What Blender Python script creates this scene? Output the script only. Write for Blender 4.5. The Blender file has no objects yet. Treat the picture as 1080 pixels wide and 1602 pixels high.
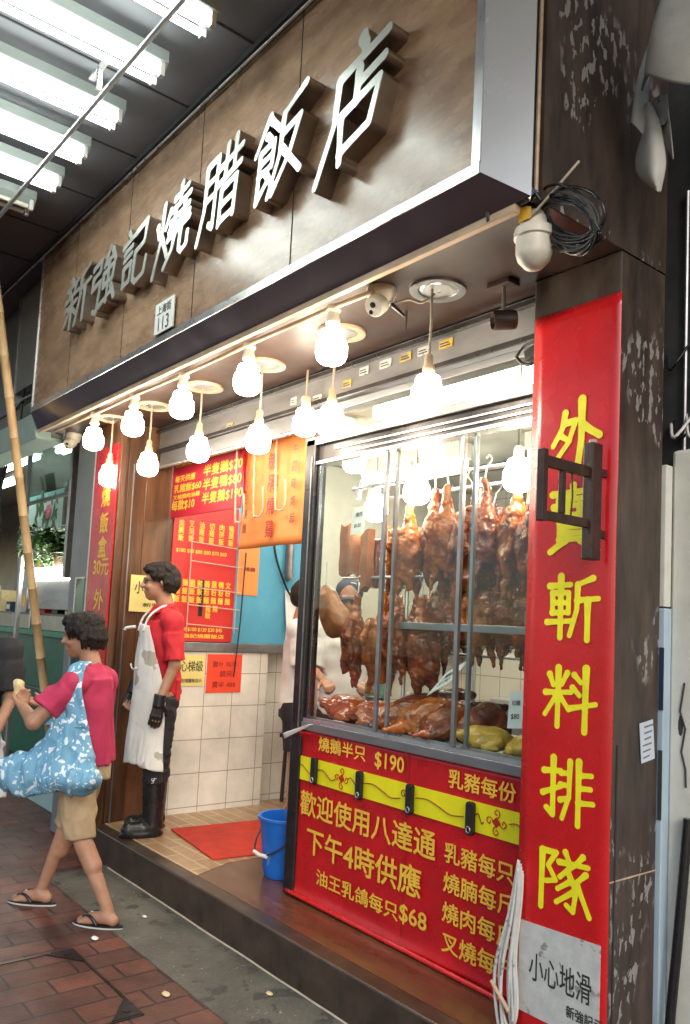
import bpy, math, random
import numpy as np
from mathutils import Vector, Matrix, noise
random.seed(7); RAD = math.radians
SC = bpy.context.scene; COL = SC.collection
# ------------------------------------------------------------------ camera, world, sun, exposure
def setup():
    yaw, pit, roll = RAD(51.124), RAD(4.697), RAD(2.826)
    F = Vector((-math.sin(yaw)*math.cos(pit), math.cos(yaw)*math.cos(pit), math.sin(pit)))
    R = Vector((math.cos(yaw), math.sin(yaw), 0)); U = R.cross(F)
    R, U = R*math.cos(roll)+U*math.sin(roll), U*math.cos(roll)-R*math.sin(roll)
    cd = bpy.data.cameras.new('camera'); cam = bpy.data.objects.new('camera', cd); COL.objects.link(cam)
    cam.matrix_world = Matrix(((R.x, U.x, -F.x, 0), (R.y, U.y, -F.y, 0), (R.z, U.z, -F.z, 1.6), (0, 0, 0, 1)))
    cd.sensor_fit = 'HORIZONTAL'; cd.sensor_width = 36; cd.lens = 42.03
    cd.shift_y = SHIFT; cd.clip_end = 500; cd.clip_start = 0.05
    SC.camera = cam
    w = bpy.data.worlds.new('World'); SC.world = w; w.use_nodes = True
    nt = w.node_tree; sk = nt.nodes.new('ShaderNodeTexSky'); sk.sky_type = 'NISHITA'; sk.sun_disc = False
    sk.sun_elevation = RAD(30); sk.sun_rotation = RAD(120)
    bg = nt.nodes['Background']; nt.links.new(sk.outputs[0], bg.inputs[0]); bg.inputs[1].default_value = 0.11
    ld = bpy.data.lights.new('sun', 'SUN'); ld.energy = 0.5; ld.angle = RAD(15); ld.color = (1, .95, .88)
    lo = bpy.data.objects.new('sun', ld); COL.objects.link(lo)
    d = Vector((math.sin(RAD(120))*math.cos(RAD(30)), math.cos(RAD(120))*math.cos(RAD(30)), math.sin(RAD(30))))
    lo.rotation_euler = d.to_track_quat('Z', 'Y').to_euler()
    SC.view_settings.view_transform = 'Standard'; SC.view_settings.look = 'None'
    SC.view_settings.exposure = EXPO; SC.view_settings.gamma = 1; SC.view_settings.use_curve_mapping = False
    SC.render.engine = 'CYCLES'; SC.cycles.use_denoising = True
    SC.cycles.max_bounces = 7; SC.cycles.transparent_max_bounces = 12; SC.cycles.sample_clamp_indirect = 4
    SC.cycles.caustics_reflective = False; SC.cycles.caustics_refractive = False
SHIFT = 75.0/1080; EXPO = 1.0
BULB_L, TUBE_L, ROOM_L = 24.0, 15.0, 17.0
setup()
# ------------------------------------------------------------------ materials
MATS = {}
def M(name, col=(.5, .5, .5), rough=.5, metal=0., col2=None, vs=6., stretch=(1, 1, 1), bump=0., bs=60., coat=0., emit=0., var=.18, rv=.12, trans=0., detail=6, spec=.5):
    if name in MATS: return MATS[name]
    m = bpy.data.materials.new(name); m.use_nodes = True; MATS[name] = m
    nt = m.node_tree; N = nt.nodes; L = nt.links; b = N['Principled BSDF']
    b.inputs['Metallic'].default_value = metal; b.inputs['Roughness'].default_value = rough
    b.inputs['Specular IOR Level'].default_value = spec
    if coat: b.inputs['Coat Weight'].default_value = coat; b.inputs['Coat Roughness'].default_value = .08
    tc = N.new('ShaderNodeTexCoord'); mp = N.new('ShaderNodeMapping'); mp.inputs['Scale'].default_value = stretch
    L.new(tc.outputs['Object'], mp.inputs[0])
    nz = N.new('ShaderNodeTexNoise'); nz.inputs['Scale'].default_value = vs; nz.inputs['Detail'].default_value = detail; nz.inputs['Roughness'].default_value = .65
    L.new(mp.outputs[0], nz.inputs['Vector'])
    rp = N.new('ShaderNodeValToRGB'); rp.color_ramp.elements[0].position = .3; rp.color_ramp.elements[1].position = .72
    c2 = col2 or tuple(min(1, c*(1+var)) for c in col); c1 = col if col2 else tuple(c*(1-var) for c in col)
    rp.color_ramp.elements[0].color = (*c1, 1); rp.color_ramp.elements[1].color = (*c2, 1)
    L.new(nz.outputs['Fac'], rp.inputs[0]); L.new(rp.outputs[0], b.inputs['Base Color'])
    if rv:
        n3 = N.new('ShaderNodeTexNoise'); n3.inputs['Scale'].default_value = vs*2.3; n3.inputs['Detail'].default_value = 4; L.new(mp.outputs[0], n3.inputs['Vector'])
        mr = N.new('ShaderNodeMapRange'); mr.inputs[3].default_value = max(.02, rough-rv); mr.inputs[4].default_value = min(1, rough+rv)
        L.new(n3.outputs['Fac'], mr.inputs[0]); L.new(mr.outputs[0], b.inputs['Roughness'])
    if bump:
        n2 = N.new('ShaderNodeTexNoise'); n2.inputs['Scale'].default_value = bs; n2.inputs['Detail'].default_value = 5; L.new(mp.outputs[0], n2.inputs['Vector'])
        bp = N.new('ShaderNodeBump'); bp.inputs['Strength'].default_value = min(1, bump); bp.inputs['Distance'].default_value = .01
        L.new(n2.outputs['Fac'], bp.inputs['Height']); L.new(bp.outputs[0], b.inputs['Normal'])
    if emit:
        b.inputs['Emission Color'].default_value = (*col, 1); b.inputs['Emission Strength'].default_value = emit
    if trans: b.inputs['Transmission Weight'].default_value = trans
    return m
def node(m, kind): return m.node_tree.nodes.new(kind)
def base_of(m):
    b = m.node_tree.nodes['Principled BSDF']; return b, b.inputs['Base Color'].links[0].from_socket
def brick_mat(name, c1, c2, mortar, bw, bh, ms=.012, rough=.6, off=.5, axes='XY', bump=.5, rot=0., dirt=.35, smooth=.1):
    m = M(name, c1, rough, var=.3, vs=3, rv=.15); nt = m.node_tree; N = nt.nodes; L = nt.links
    b, old = base_of(m)
    tc = N.new('ShaderNodeTexCoord'); sp = N.new('ShaderNodeSeparateXYZ'); cb = N.new('ShaderNodeCombineXYZ')
    L.new(tc.outputs['Object'], sp.inputs[0]); L.new(sp.outputs[axes[0]], cb.inputs[0]); L.new(sp.outputs[axes[1]], cb.inputs[1])
    mp = N.new('ShaderNodeMapping'); mp.inputs['Rotation'].default_value = (0, 0, rot); L.new(cb.outputs[0], mp.inputs[0])
    br = N.new('ShaderNodeTexBrick'); br.offset = off; br.inputs['Scale'].default_value = 1
    br.inputs['Brick Width'].default_value = bw; br.inputs['Row Height'].default_value = bh; br.inputs['Mortar Size'].default_value = ms
    br.inputs['Mortar Smooth'].default_value = smooth
    br.inputs['Color1'].default_value = (*c1, 1); br.inputs['Color2'].default_value = (*c2, 1); br.inputs['Mortar'].default_value = (*mortar, 1)
    L.new(mp.outputs[0], br.inputs['Vector'])
    nz = N.new('ShaderNodeTexNoise'); nz.inputs['Scale'].default_value = 2.2; nz.inputs['Detail'].default_value = 8; nz.inputs['Roughness'].default_value = .7; L.new(tc.outputs['Object'], nz.inputs['Vector'])
    mr = N.new('ShaderNodeMapRange'); mr.inputs[1].default_value = .3; mr.inputs[2].default_value = .7; mr.inputs[3].default_value = 1-dirt; mr.inputs[4].default_value = 1+dirt*.4; L.new(nz.outputs['Fac'], mr.inputs[0])
    mx = N.new('ShaderNodeMix'); mx.data_type = 'RGBA'; mx.blend_type = 'MULTIPLY'; mx.inputs[0].default_value = 1
    L.new(br.outputs['Color'], mx.inputs[6]); L.new(mr.outputs[0], mx.inputs[7]); L.new(mx.outputs[2], b.inputs['Base Color'])
    n4 = N.new('ShaderNodeTexNoise'); n4.inputs['Scale'].default_value = 70; n4.inputs['Detail'].default_value = 4; L.new(tc.outputs['Object'], n4.inputs['Vector'])
    ad = N.new('ShaderNodeMath'); ad.operation = 'MULTIPLY_ADD'; ad.inputs[1].default_value = -1.0; L.new(br.outputs['Fac'], ad.inputs[0])
    sc = N.new('ShaderNodeMath'); sc.operation = 'MULTIPLY'; sc.inputs[1].default_value = .25; L.new(n4.outputs['Fac'], sc.inputs[0]); L.new(sc.outputs[0], ad.inputs[2])
    bp = N.new('ShaderNodeBump'); bp.inputs['Strength'].default_value = bump; bp.inputs['Distance'].default_value = .006
    L.new(ad.outputs[0], bp.inputs['Height']); L.new(bp.outputs[0], b.inputs['Normal'])
    return m
def flecks(m, col=(.55, .53, .5), scale=9, thr=.6, stretch=(1, 1, .35), region=1.1, rthr=.5, zhi=None):
    """flakes of another colour on a material: fine noise kept only inside large patches"""
    nt = m.node_tree; N = nt.nodes; L = nt.links; b, old = base_of(m)
    tc = N.new('ShaderNodeTexCoord'); mp = N.new('ShaderNodeMapping'); mp.inputs['Scale'].default_value = stretch; L.new(tc.outputs['Object'], mp.inputs[0])
    a = N.new('ShaderNodeTexNoise'); a.inputs['Scale'].default_value = scale; a.inputs['Detail'].default_value = 3; a.inputs['Roughness'].default_value = .55; L.new(mp.outputs[0], a.inputs['Vector'])
    r = N.new('ShaderNodeTexNoise'); r.inputs['Scale'].default_value = region; r.inputs['Detail'].default_value = 2; L.new(tc.outputs['Object'], r.inputs['Vector'])
    ra = N.new('ShaderNodeMapRange'); ra.inputs[1].default_value = thr; ra.inputs[2].default_value = thr+.02; L.new(a.outputs['Fac'], ra.inputs[0])
    rr = N.new('ShaderNodeMapRange'); rr.inputs[1].default_value = rthr; rr.inputs[2].default_value = rthr+.04; L.new(r.outputs['Fac'], rr.inputs[0])
    mu = N.new('ShaderNodeMath'); mu.operation = 'MULTIPLY'; L.new(ra.outputs[0], mu.inputs[0]); L.new(rr.outputs[0], mu.inputs[1])
    mx = N.new('ShaderNodeMix'); mx.data_type = 'RGBA'; L.new(mu.outputs[0], mx.inputs[0]); L.new(old, mx.inputs[6]); mx.inputs[7].default_value = (*col, 1)
    L.new(mx.outputs[2], b.inputs['Base Color'])
    return m
def glass_mat(name, tint=(.93, .97, .96), refl=1.0):
    m = bpy.data.materials.new(name); m.use_nodes = True; MATS[name] = m; nt = m.node_tree; N = nt.nodes; L = nt.links
    N.remove(N['Principled BSDF']); out = N['Material Output']
    t = N.new('ShaderNodeBsdfTransparent'); t.inputs[0].default_value = (*tint, 1)
    g = N.new('ShaderNodeBsdfGlossy'); g.inputs['Roughness'].default_value = .015
    fr = N.new('ShaderNodeLayerWeight'); fr.inputs[0].default_value = .5; pw_ = N.new('ShaderNodeMath'); pw_.operation = 'POWER'; pw_.inputs[1].default_value = 4; L.new(fr.outputs['Facing'], pw_.inputs[0])
    mu = N.new('ShaderNodeMath'); mu.operation = 'MULTIPLY_ADD'; mu.inputs[1].default_value = .5*refl; mu.inputs[2].default_value = .035*refl; L.new(pw_.outputs[0], mu.inputs[0])
    mx = N.new('ShaderNodeMixShader'); L.new(mu.outputs[0], mx.inputs[0]); L.new(t.outputs[0], mx.inputs[1]); L.new(g.outputs[0], mx.inputs[2]); L.new(mx.outputs[0], out.inputs[0])
    return m
# ------------------------------------------------------------------ geometry
class MB:
    def __init__(s): s.v = []; s.f = []
    def add(s, v, f):
        o = len(s.v); s.v += [tuple(map(float, p)) for p in v]; s.f += [tuple(int(i)+o for i in q) for q in f]; return s
    def box(s, x0, x1, y0, y1, z0, z1):
        return s.add([(x, y, z) for z in (z0, z1) for y in (y0, y1) for x in (x0, x1)], [(0, 2, 3, 1), (4, 5, 7, 6), (0, 1, 5, 4), (2, 6, 7, 3), (0, 4, 6, 2), (1, 3, 7, 5)])
    def obox(s, c, ax, ay, az):
        c, ax, ay, az = map(Vector, (c, ax, ay, az))
        return s.add([c+ax*i+ay*j+az*k for k in (-1, 1) for j in (-1, 1) for i in (-1, 1)], [(0, 2, 3, 1), (4, 5, 7, 6), (0, 1, 5, 4), (2, 6, 7, 3), (0, 4, 6, 2), (1, 3, 7, 5)])
    def tube(s, pts, r, n=8, smooth=0, flat=1.0):
        pts = [Vector(p) for p in pts]
        if smooth: pts = catmull(pts, smooth)
        rs = r if isinstance(r, (list, tuple)) else None
        v = []; f = []; up = Vector((.13, .21, .97)); m = len(pts)
        for i, p in enumerate(pts):
            t = (pts[min(i+1, m-1)]-pts[max(i-1, 0)]).normalized()
            if abs(t.dot(up)) > .95: up = Vector((.9, .3, .1))
            a = t.cross(up).normalized(); b = t.cross(a); up = -b if False else up
            rr = r if rs is None else rs[0]+(rs[1]-rs[0])*i/(m-1)
            v += [p+a*math.cos(2*math.pi*k/n)*rr+b*math.sin(2*math.pi*k/n)*rr*flat for k in range(n)]
        for i in range(m-1):
            for k in range(n): f.append((i*n+k, i*n+(k+1) % n, (i+1)*n+(k+1) % n, (i+1)*n+k))
        f.append(tuple(range(n))[::-1]); f.append(tuple(range((m-1)*n, m*n)))
        return s.add(v, f)
    def lathe(s, prof, c=(0, 0, 0), n=24, axis=(0, 0, 1)):
        q = Vector((0, 0, 1)).rotation_difference(Vector(axis)); c = Vector(c); v = []; f = []
        for r, z in prof: v += [c+q@Vector((r*math.cos(2*math.pi*k/n), r*math.sin(2*math.pi*k/n), z)) for k in range(n)]
        for i in range(len(prof)-1):
            for k in range(n): f.append((i*n+k, i*n+(k+1) % n, (i+1)*n+(k+1) % n, (i+1)*n+k))
        if prof[0][0] > 1e-4: f.append(tuple(range(n))[::-1])
        if prof[-1][0] > 1e-4: f.append(tuple(range((len(prof)-1)*n, len(prof)*n)))
        return s.add(v, f)
    def sheet(s, fn, nu, nv, thick=.003):
        """closed thin sheet: fn(u,v) in 0..1 gives a point"""
        P = [[Vector(fn(i/nu, j/nv)) for i in range(nu+1)] for j in range(nv+1)]
        nrm = lambda i, j: ((P[j][min(i+1, nu)]-P[j][max(i-1, 0)]).cross(P[min(j+1, nv)][i]-P[max(j-1, 0)][i])).normalized()
        w = nu+1; K = w*(nv+1); v = [P[j][i] for j in range(nv+1) for i in range(w)]+[P[j][i]-nrm(i, j)*thick for j in range(nv+1) for i in range(w)]
        f = []
        for j in range(nv):
            for i in range(nu):
                a, b, c, d = j*w+i, j*w+i+1, (j+1)*w+i+1, (j+1)*w+i
                f += [(a, b, c, d), (a+K, d+K, c+K, b+K)]
        for i in range(nu): f += [(i, i+K, i+1+K, i+1), (nv*w+i, nv*w+i+1, nv*w+i+1+K, nv*w+i+K)]
        for j in range(nv): f += [(j*w, (j+1)*w, (j+1)*w+K, j*w+K), (j*w+nu, j*w+nu+K, (j+1)*w+nu+K, (j+1)*w+nu)]
        return s.add(v, f)
    def prism(s, poly, h, o=(0, 0, 0), ex=(1, 0, 0), ey=(0, 1, 0), ez=(0, 0, 1)):
        o, ex, ey, ez = map(Vector, (o, ex, ey, ez)); n = len(poly)
        v = [o+ex*p[0]+ey*p[1] for p in poly]+[o+ex*p[0]+ey*p[1]+ez*h for p in poly]
        return s.add(v, [tuple(range(n))[::-1], tuple(range(n, 2*n))]+[(i, (i+1) % n, (i+1) % n+n, i+n) for i in range(n)])
    def xf(s, fn): s.v = [tuple(fn(Vector(p))) for p in s.v]; return s
def catmull(P, k):
    P = [Vector(p) for p in P]; out = []
    for i in range(len(P)-1):
        a, b, c, d = P[max(i-1, 0)], P[i], P[i+1], P[min(i+2, len(P)-1)]
        for j in range(k):
            t = j/k; out.append(.5*((2*b)+(c-a)*t+(2*a-5*b+4*c-d)*t*t+(3*b-a-3*c+d)*t*t*t))
    return out+[P[-1]]
def link(name, mb, mat, loc=(0, 0, 0), smooth=False, bevel=0.):
    me = bpy.data.meshes.new(name); l = Vector(loc)
    me.from_pydata([Vector(p)-l for p in mb.v], [], mb.f); me.update()
    if smooth: me.polygons.foreach_set('use_smooth', [True]*len(me.polygons))
    if smooth == 'auto': me.set_sharp_from_angle(angle=RAD(38))
    me.materials.append(MATS[mat] if isinstance(mat, str) else mat)
    o = bpy.data.objects.new(name, me); o.location = l; COL.objects.link(o)
    if bevel:
        bm = o.modifiers.new('bevel', 'BEVEL'); bm.width = bevel; bm.segments = 2; bm.limit_method = 'ANGLE'; bm.harden_normals = False
    return o
def tag(o, label, cat, group=None, kind=None):
    if label: o['label'] = label
    if cat: o['category'] = cat
    if group: o['group'] = group
    if kind: o['kind'] = kind
    return o
def thing(name, label, cat, loc=(0, 0, 0), group=None, rz=0):
    o = bpy.data.objects.new(name, None); o.empty_display_size = .1; COL.objects.link(o); o.location = loc; o.rotation_euler = (0, 0, rz)
    return tag(o, label, cat, group)
def root(o):
    while o.parent: o = o.parent
    return o
def part(name, mb, mat, parent, smooth=False, bevel=0., local=False, label=None):
    """child mesh; vertices given in world coordinates unless local"""
    o = link(name, mb, mat, (0, 0, 0), smooth, bevel)
    if not local:
        off = root(parent).location
        for p in o.data.vertices: p.co -= off
    o.parent = parent
    if label: o['label'] = label
    return o
def solo(name, mb, mat, label, cat, smooth=False, bevel=0., group=None):
    xs = [p[0] for p in mb.v]; ys = [p[1] for p in mb.v]; zs = [p[2] for p in mb.v]
    o = link(name, mb, mat, ((min(xs)+max(xs))/2, (min(ys)+max(ys))/2, min(zs)), smooth, bevel)
    return tag(o, label, cat, group)
def struct(name, mb, mat, smooth=False, bevel=0.):
    return tag(link(name, mb, mat, (0, 0, 0), smooth, bevel), None, None, None, 'structure')
def copy_tree(o, parent=None):
    c = o.copy(); COL.objects.link(c)
    if parent: c.parent = parent
    for ch in list(o.children): copy_tree(ch, c)
    return c
# ------------------------------------------------------------------ blended volumes (bodies, cloth, meat) by distance field + surface nets
def snet(prims, vox=.008, k=.02, skin=0.):
    lo = np.array([1e9]*3); hi = -lo; B = []
    for p in prims:
        if p[0] in 'cf': a, ra, b_, rb = map(lambda q: np.array(q, float) if not np.isscalar(q) else q, p[1:5]); r = max(ra, rb); l = np.minimum(a, b_)-r; h = np.maximum(a, b_)+r
        elif p[0] == 'e': c, r = np.array(p[1], float), np.array(p[2], float); rm = r if len(p) < 4 or p[3] is None else np.full(3, r.max()); l, h = c-rm, c+rm
        elif p[0] == 'b': z0, z1 = p[1][2], p[3][2]; l = np.array([min(p[1][0]-p[2][0], p[3][0]-p[4][0]), min(p[1][1]-p[2][1], p[3][1]-p[4][1]), min(z0, z1)]); h = np.array([max(p[1][0]+p[2][0], p[3][0]+p[4][0]), max(p[1][1]+p[2][1], p[3][1]+p[4][1]), max(z0, z1)])
        elif p[0] == 'p': q = np.array(p[1], float); l = np.array([(q[:, 1]-q[:, 3]).min(), (q[:, 2]-q[:, 4]).min(), q[0, 0]]); h = np.array([(q[:, 1]+q[:, 3]).max(), (q[:, 2]+q[:, 4]).max(), q[-1, 0]])
        B.append((l-skin, h+skin)); lo = np.minimum(lo, l-skin); hi = np.maximum(hi, h+skin)
    lo -= 3*vox; hi += 3*vox; n = np.ceil((hi-lo)/vox).astype(int)+1; D = np.full(n, .3, np.float32)
    for p, (l, h) in zip(prims, B):
        kk = k; mg = 2*vox+1.5*kk
        i0 = np.maximum(((l-mg-lo)/vox).astype(int), 0); i1 = np.minimum(((h+mg-lo)/vox).astype(int)+2, n)
        X, Y, Z = np.meshgrid(*[lo[q]+vox*np.arange(i0[q], i1[q], dtype=np.float32) for q in range(3)], indexing='ij')
        if p[0] in 'cf':
            a = np.array(p[1], float); ra = p[2]; b_ = np.array(p[3], float); rb = p[4]; d = b_-a; L2 = (d@d)+1e-12
            t = ((X-a[0])*d[0]+(Y-a[1])*d[1]+(Z-a[2])*d[2])/L2; tc = np.clip(t, 0, 1)
            q = np.sqrt((X-a[0]-tc*d[0])**2+(Y-a[1]-tc*d[1])**2+(Z-a[2]-tc*d[2])**2)
            if p[0] == 'c': d1 = q-(ra+(rb-ra)*tc)
            else:
                q = np.sqrt((X-a[0]-t*d[0])**2+(Y-a[1]-t*d[1])**2+(Z-a[2]-t*d[2])**2)
                d1 = np.maximum(q-(ra+(rb-ra)*tc), np.maximum(-t, t-1)*math.sqrt(L2))
        elif p[0] == 'e':
            c, r = p[1], p[2]; x, y, z = X-c[0], Y-c[1], Z-c[2]
            if len(p) > 3 and p[3] is not None:
                R = np.array(Matrix.Rotation(p[3][1], 3, p[3][0]).inverted()); x, y, z = [R[i, 0]*x+R[i, 1]*y+R[i, 2]*z for i in range(3)]
            d1 = (np.sqrt((x/r[0])**2+(y/r[1])**2+(z/r[2])**2)-1)*min(r)
        elif p[0] == 'b':
            z0, z1 = p[1][2], p[3][2]; t = (Z-z0)/(z1-z0); tc = np.clip(t, 0, 1); m_ = lambda i, j: p[i][j]+(p[i+2][j]-p[i][j])*tc
            rx, ry = m_(2, 0), m_(2, 1)
            d1 = np.maximum((np.sqrt(((X-m_(1, 0))/rx)**2+((Y-m_(1, 1))/ry)**2)-1)*np.minimum(rx, ry), np.maximum(-t, t-1)*abs(z1-z0))
        elif p[0] == 'p':
            q = np.array(p[1], float); fz = np.linspace(q[0, 0], q[-1, 0], 120); kern = np.ones(9)/9
            pr = [np.convolve(np.pad(np.interp(fz, q[:, 0], q[:, i]), 4, 'edge'), kern, 'valid') for i in range(1, 5)]
            zz = Z[0, 0, :]; cx, cy, rx, ry = [np.interp(zz, fz, a)[None, None, :] for a in pr]
            d1 = np.maximum((np.sqrt(((X-cx)/rx)**2+((Y-cy)/ry)**2)-1)*np.minimum(rx, ry), np.maximum(q[0, 0]-Z, Z-q[-1, 0]))
        d1 = (d1-skin).astype(np.float32); s = tuple(slice(i0[q], i1[q]) for q in range(3)); A = D[s]
        h_ = np.clip(.5+.5*(A-d1)/kk, 0, 1); D[s] = A*(1-h_)+d1*h_-kk*h_*(1-h_)
    ins = D < 0; C = [(i, j, l_) for i in (0, 1) for j in (0, 1) for l_ in (0, 1)]
    sl = lambda o: tuple(slice(o[q], n[q]-1+o[q]) for q in range(3))
    cnt = sum(ins[sl(o)].astype(np.int8) for o in C); act = (cnt > 0) & (cnt < 8)
    idx = np.full(act.shape, -1, np.int64); ai = np.argwhere(act); idx[act] = np.arange(len(ai)); V = np.zeros((len(ai), 3)); W = np.zeros(len(ai))
    for o in C:
        for ax in range(3):
            if o[ax]: continue
            o2 = list(o); o2[ax] = 1; a = D[tuple((ai+o).T)]; b_ = D[tuple((ai+o2).T)]; m = (a < 0) != (b_ < 0)
            t = np.where(m, a/np.where(m, a-b_, 1), 0); q = ai+np.array(o, float); q[:, ax] += t; V += q*m[:, None]; W += m
    V = V/W[:, None]*vox+lo; F_ = []
    for ax in range(3):
        u, w = (ax+1) % 3, (ax+2) % 3; s0 = [slice(None)]*3; s1 = [slice(None)]*3; s0[ax] = slice(0, -1); s1[ax] = slice(1, None)
        a, b_ = ins[tuple(s0)], ins[tuple(s1)]; e = np.argwhere(a != b_); e = e[(e[:, u] > 0) & (e[:, w] > 0)]
        fl = a[tuple(e.T)]; du = np.zeros(3, int); dw = np.zeros(3, int); du[u] = 1; dw[w] = 1
        q = np.stack([idx[tuple((e-du-dw).T)], idx[tuple((e-dw).T)], idx[tuple(e.T)], idx[tuple((e-du).T)]], 1)
        F_.append(np.where(fl[:, None], q, q[:, ::-1]))
    mb = MB(); mb.v = [tuple(p) for p in V.tolist()]; mb.f = [tuple(q) for q in np.concatenate(F_).tolist()]
    return mb
def folds(mb, amp, scale, seed=0., stretch=(1, 1, .4)):
    """creases: ridged noise pushed out along the surface normal"""
    me = bpy.data.meshes.new('t'); me.from_pydata(mb.v, [], mb.f); me.update(); S = Vector(stretch); o = Vector((seed, -seed*.6, seed*.3)); out = []
    for v in me.vertices:
        n = noise.noise((Vector(v.co)*scale)*S+o); m = noise.noise(Vector(v.co)*scale*.45+o*2)
        out.append(tuple(v.co+v.normal*amp*((1-abs(n)*2.4)*(.6+m)-.25)))
    mb.v = out; bpy.data.meshes.remove(me); return mb
def rough_up(mb, amp, scale, seed=0., stretch=(1, 1, 1)):
    S = Vector(stretch); o = Vector((seed, seed*.7, -seed))
    mb.v = [tuple(Vector(p)+noise.noise_vector((Vector(p)*scale)*S+o)*amp) for p in mb.v]; return mb
# ------------------------------------------------------------------ writing
def curve_mesh(cu):
    o = bpy.data.objects.new('tmp', cu); COL.objects.link(o); bpy.context.view_layer.update()
    me = bpy.data.meshes.new_from_object(o.evaluated_get(bpy.context.evaluated_depsgraph_get()))
    v = [tuple(p.co) for p in me.vertices]; f = [tuple(p.vertices) for p in me.polygons]
    bpy.data.objects.remove(o); bpy.data.meshes.remove(me); return v, f
def fit_box(v, w, h, keep=False):
    xs = [p[0] for p in v]; ys = [p[1] for p in v]; x0, x1, y0, y1 = min(xs), max(xs), min(ys), max(ys)
    sx = w/(x1-x0) if w else None; sy = h/(y1-y0) if h else None
    sx = sx or sy; sy = sy or sx
    if keep: sx = sy = min(sx, sy)
    return [((p[0]-(x0+x1)/2)*sx, (p[1]-(y0+y1)/2)*sy, p[2]) for p in v]
TEXTC = {}
def text(body, bold=.018, depth=.001, shear=0., spacing=1., line=1.):
    key = (body, bold, shear, spacing, line)
    if key not in TEXTC:
        cu = bpy.data.curves.new('t', 'FONT'); cu.body = body; cu.extrude = 0; cu.shear = shear; cu.space_character = spacing; cu.space_line = line
        cu.align_x = 'CENTER'; cu.resolution_u = 3; TEXTC[key] = curve_mesh(cu)
    v, f = TEXTC[key]; V = []; F = []; d = bold*1.15
    for i, (dx, dy) in enumerate(((0, 0), (d, 0), (-d, 0), (0, d), (0, -d), (d*.7, d*.7), (-d*.7, -d*.7), (d*.7, -d*.7), (-d*.7, d*.7)) if bold > .004 else ((0, 0),)):
        o = len(V); V += [(p[0]+dx, p[1]+dy, depth*(1-.07*i)) for p in v]; F += [tuple(q+o for q in t) for t in f]
    return V, F
AX = {'front': ((1, 0, 0), (0, 0, 1), (0, -1, 0)), 'side': ((0, 1, 0), (0, 0, 1), (1, 0, 0)), 'right': ((0, 1, 0), (0, 0, 1), (1, 0, 0))}
def put(mb, vf, at, face='front', w=None, h=None, tilt=0.):
    v, f = vf; v = fit_box(v, w, h); r, u, n = map(Vector, AX[face]); at = Vector(at); c, s = math.cos(tilt), math.sin(tilt)
    return mb.add([at+r*(p[0]*c-p[1]*s)+u*(p[0]*s+p[1]*c)+n*p[2] for p in v], f)
def write(mb, body, at, face='front', w=None, h=None, bold=.018, depth=.0012, shear=0., tilt=0., line=1.):
    return put(mb, text(body, bold, depth, shear, 1., line), at, face, w, h, tilt)
def brush(strokes, depth, wid=5., G=140, taper=.75):
    """brush strokes on a 0..100 square -> union outline -> extruded lettering"""
    ys, xs = np.mgrid[0:G, 0:G]; X = xs/(G-1)*150-25; Y = ys/(G-1)*150-25; D = np.full((G, G), 1e3)
    for s in strokes:
        w = wid; pts = []
        for t in s.split():
            if t[0] == 'w': w = float(t[1:]); continue
            pts.append(tuple(map(float, t.split(','))))
        P = [Vector((a, b, 0)) for a, b in pts]; m = len(P)-1; tot = sum((P[i+1]-P[i]).length for i in range(m)); acc = 0
        for i in range(m):
            a, b = P[i], P[i+1]; d = b-a; L2 = d.length_squared; t = np.clip(((X-a.x)*d.x+(Y-a.y)*d.y)/L2, 0, 1)
            g = (acc+t*d.length)/tot; acc += d.length
            ww = w*(1.12-.45*(1-taper)*4*g*(1-g)-(1-taper)*.55*g**2)
            D = np.minimum(D, np.hypot(X-a.x-t*d.x, Y-a.y-t*d.y)-ww)
    D = D+.00317
    # marching squares
    seg = {}
    def cut(p, q): a, b = D[p[1], p[0]], D[q[1], q[0]]; t = a/(a-b); return (round((p[0]+(q[0]-p[0])*t)/(G-1)*150-25, 4), round((p[1]+(q[1]-p[1])*t)/(G-1)*150-25, 4))
    T = {1: [(3, 0)], 2: [(0, 1)], 3: [(3, 1)], 4: [(1, 2)], 5: [(3, 0), (1, 2)], 6: [(0, 2)], 7: [(3, 2)], 8: [(2, 3)], 9: [(2, 0)], 10: [(0, 1), (2, 3)], 11: [(2, 1)], 12: [(1, 3)], 13: [(1, 0)], 14: [(0, 3)]}
    for y in range(G-1):
        for x in range(G-1):
            c = [(x, y), (x+1, y), (x+1, y+1), (x, y+1)]; code = sum((D[q[1], q[0]] < 0) << i for i, q in enumerate(c))
            for e0, e1 in T.get(code, []): seg[cut(c[e0], c[(e0+1) % 4])] = cut(c[e1], c[(e1+1) % 4])
    cu = bpy.data.curves.new('b', 'CURVE'); cu.dimensions = '2D'; cu.fill_mode = 'BOTH'; cu.extrude = .5
    while seg:
        s0, p = seg.popitem(); loop = [s0]
        while p in seg and p != s0: loop.append(p); p = seg.pop(p)
        if len(loop) < 6: continue
        for _ in range(2): loop = [((loop[i-1][0]+2*loop[i][0]+loop[(i+1) % len(loop)][0])/4, (loop[i-1][1]+2*loop[i][1]+loop[(i+1) % len(loop)][1])/4) for i in range(len(loop))]
        sp = cu.splines.new('POLY'); sp.points.add(len(loop)-1); sp.use_cyclic_u = True
        for i, q in enumerate(loop): sp.points[i].co = (q[0], q[1], 0, 1)
    v, f = curve_mesh(cu); return [(p[0], p[1], (p[2]+.5)*depth) for p in v], f
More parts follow.
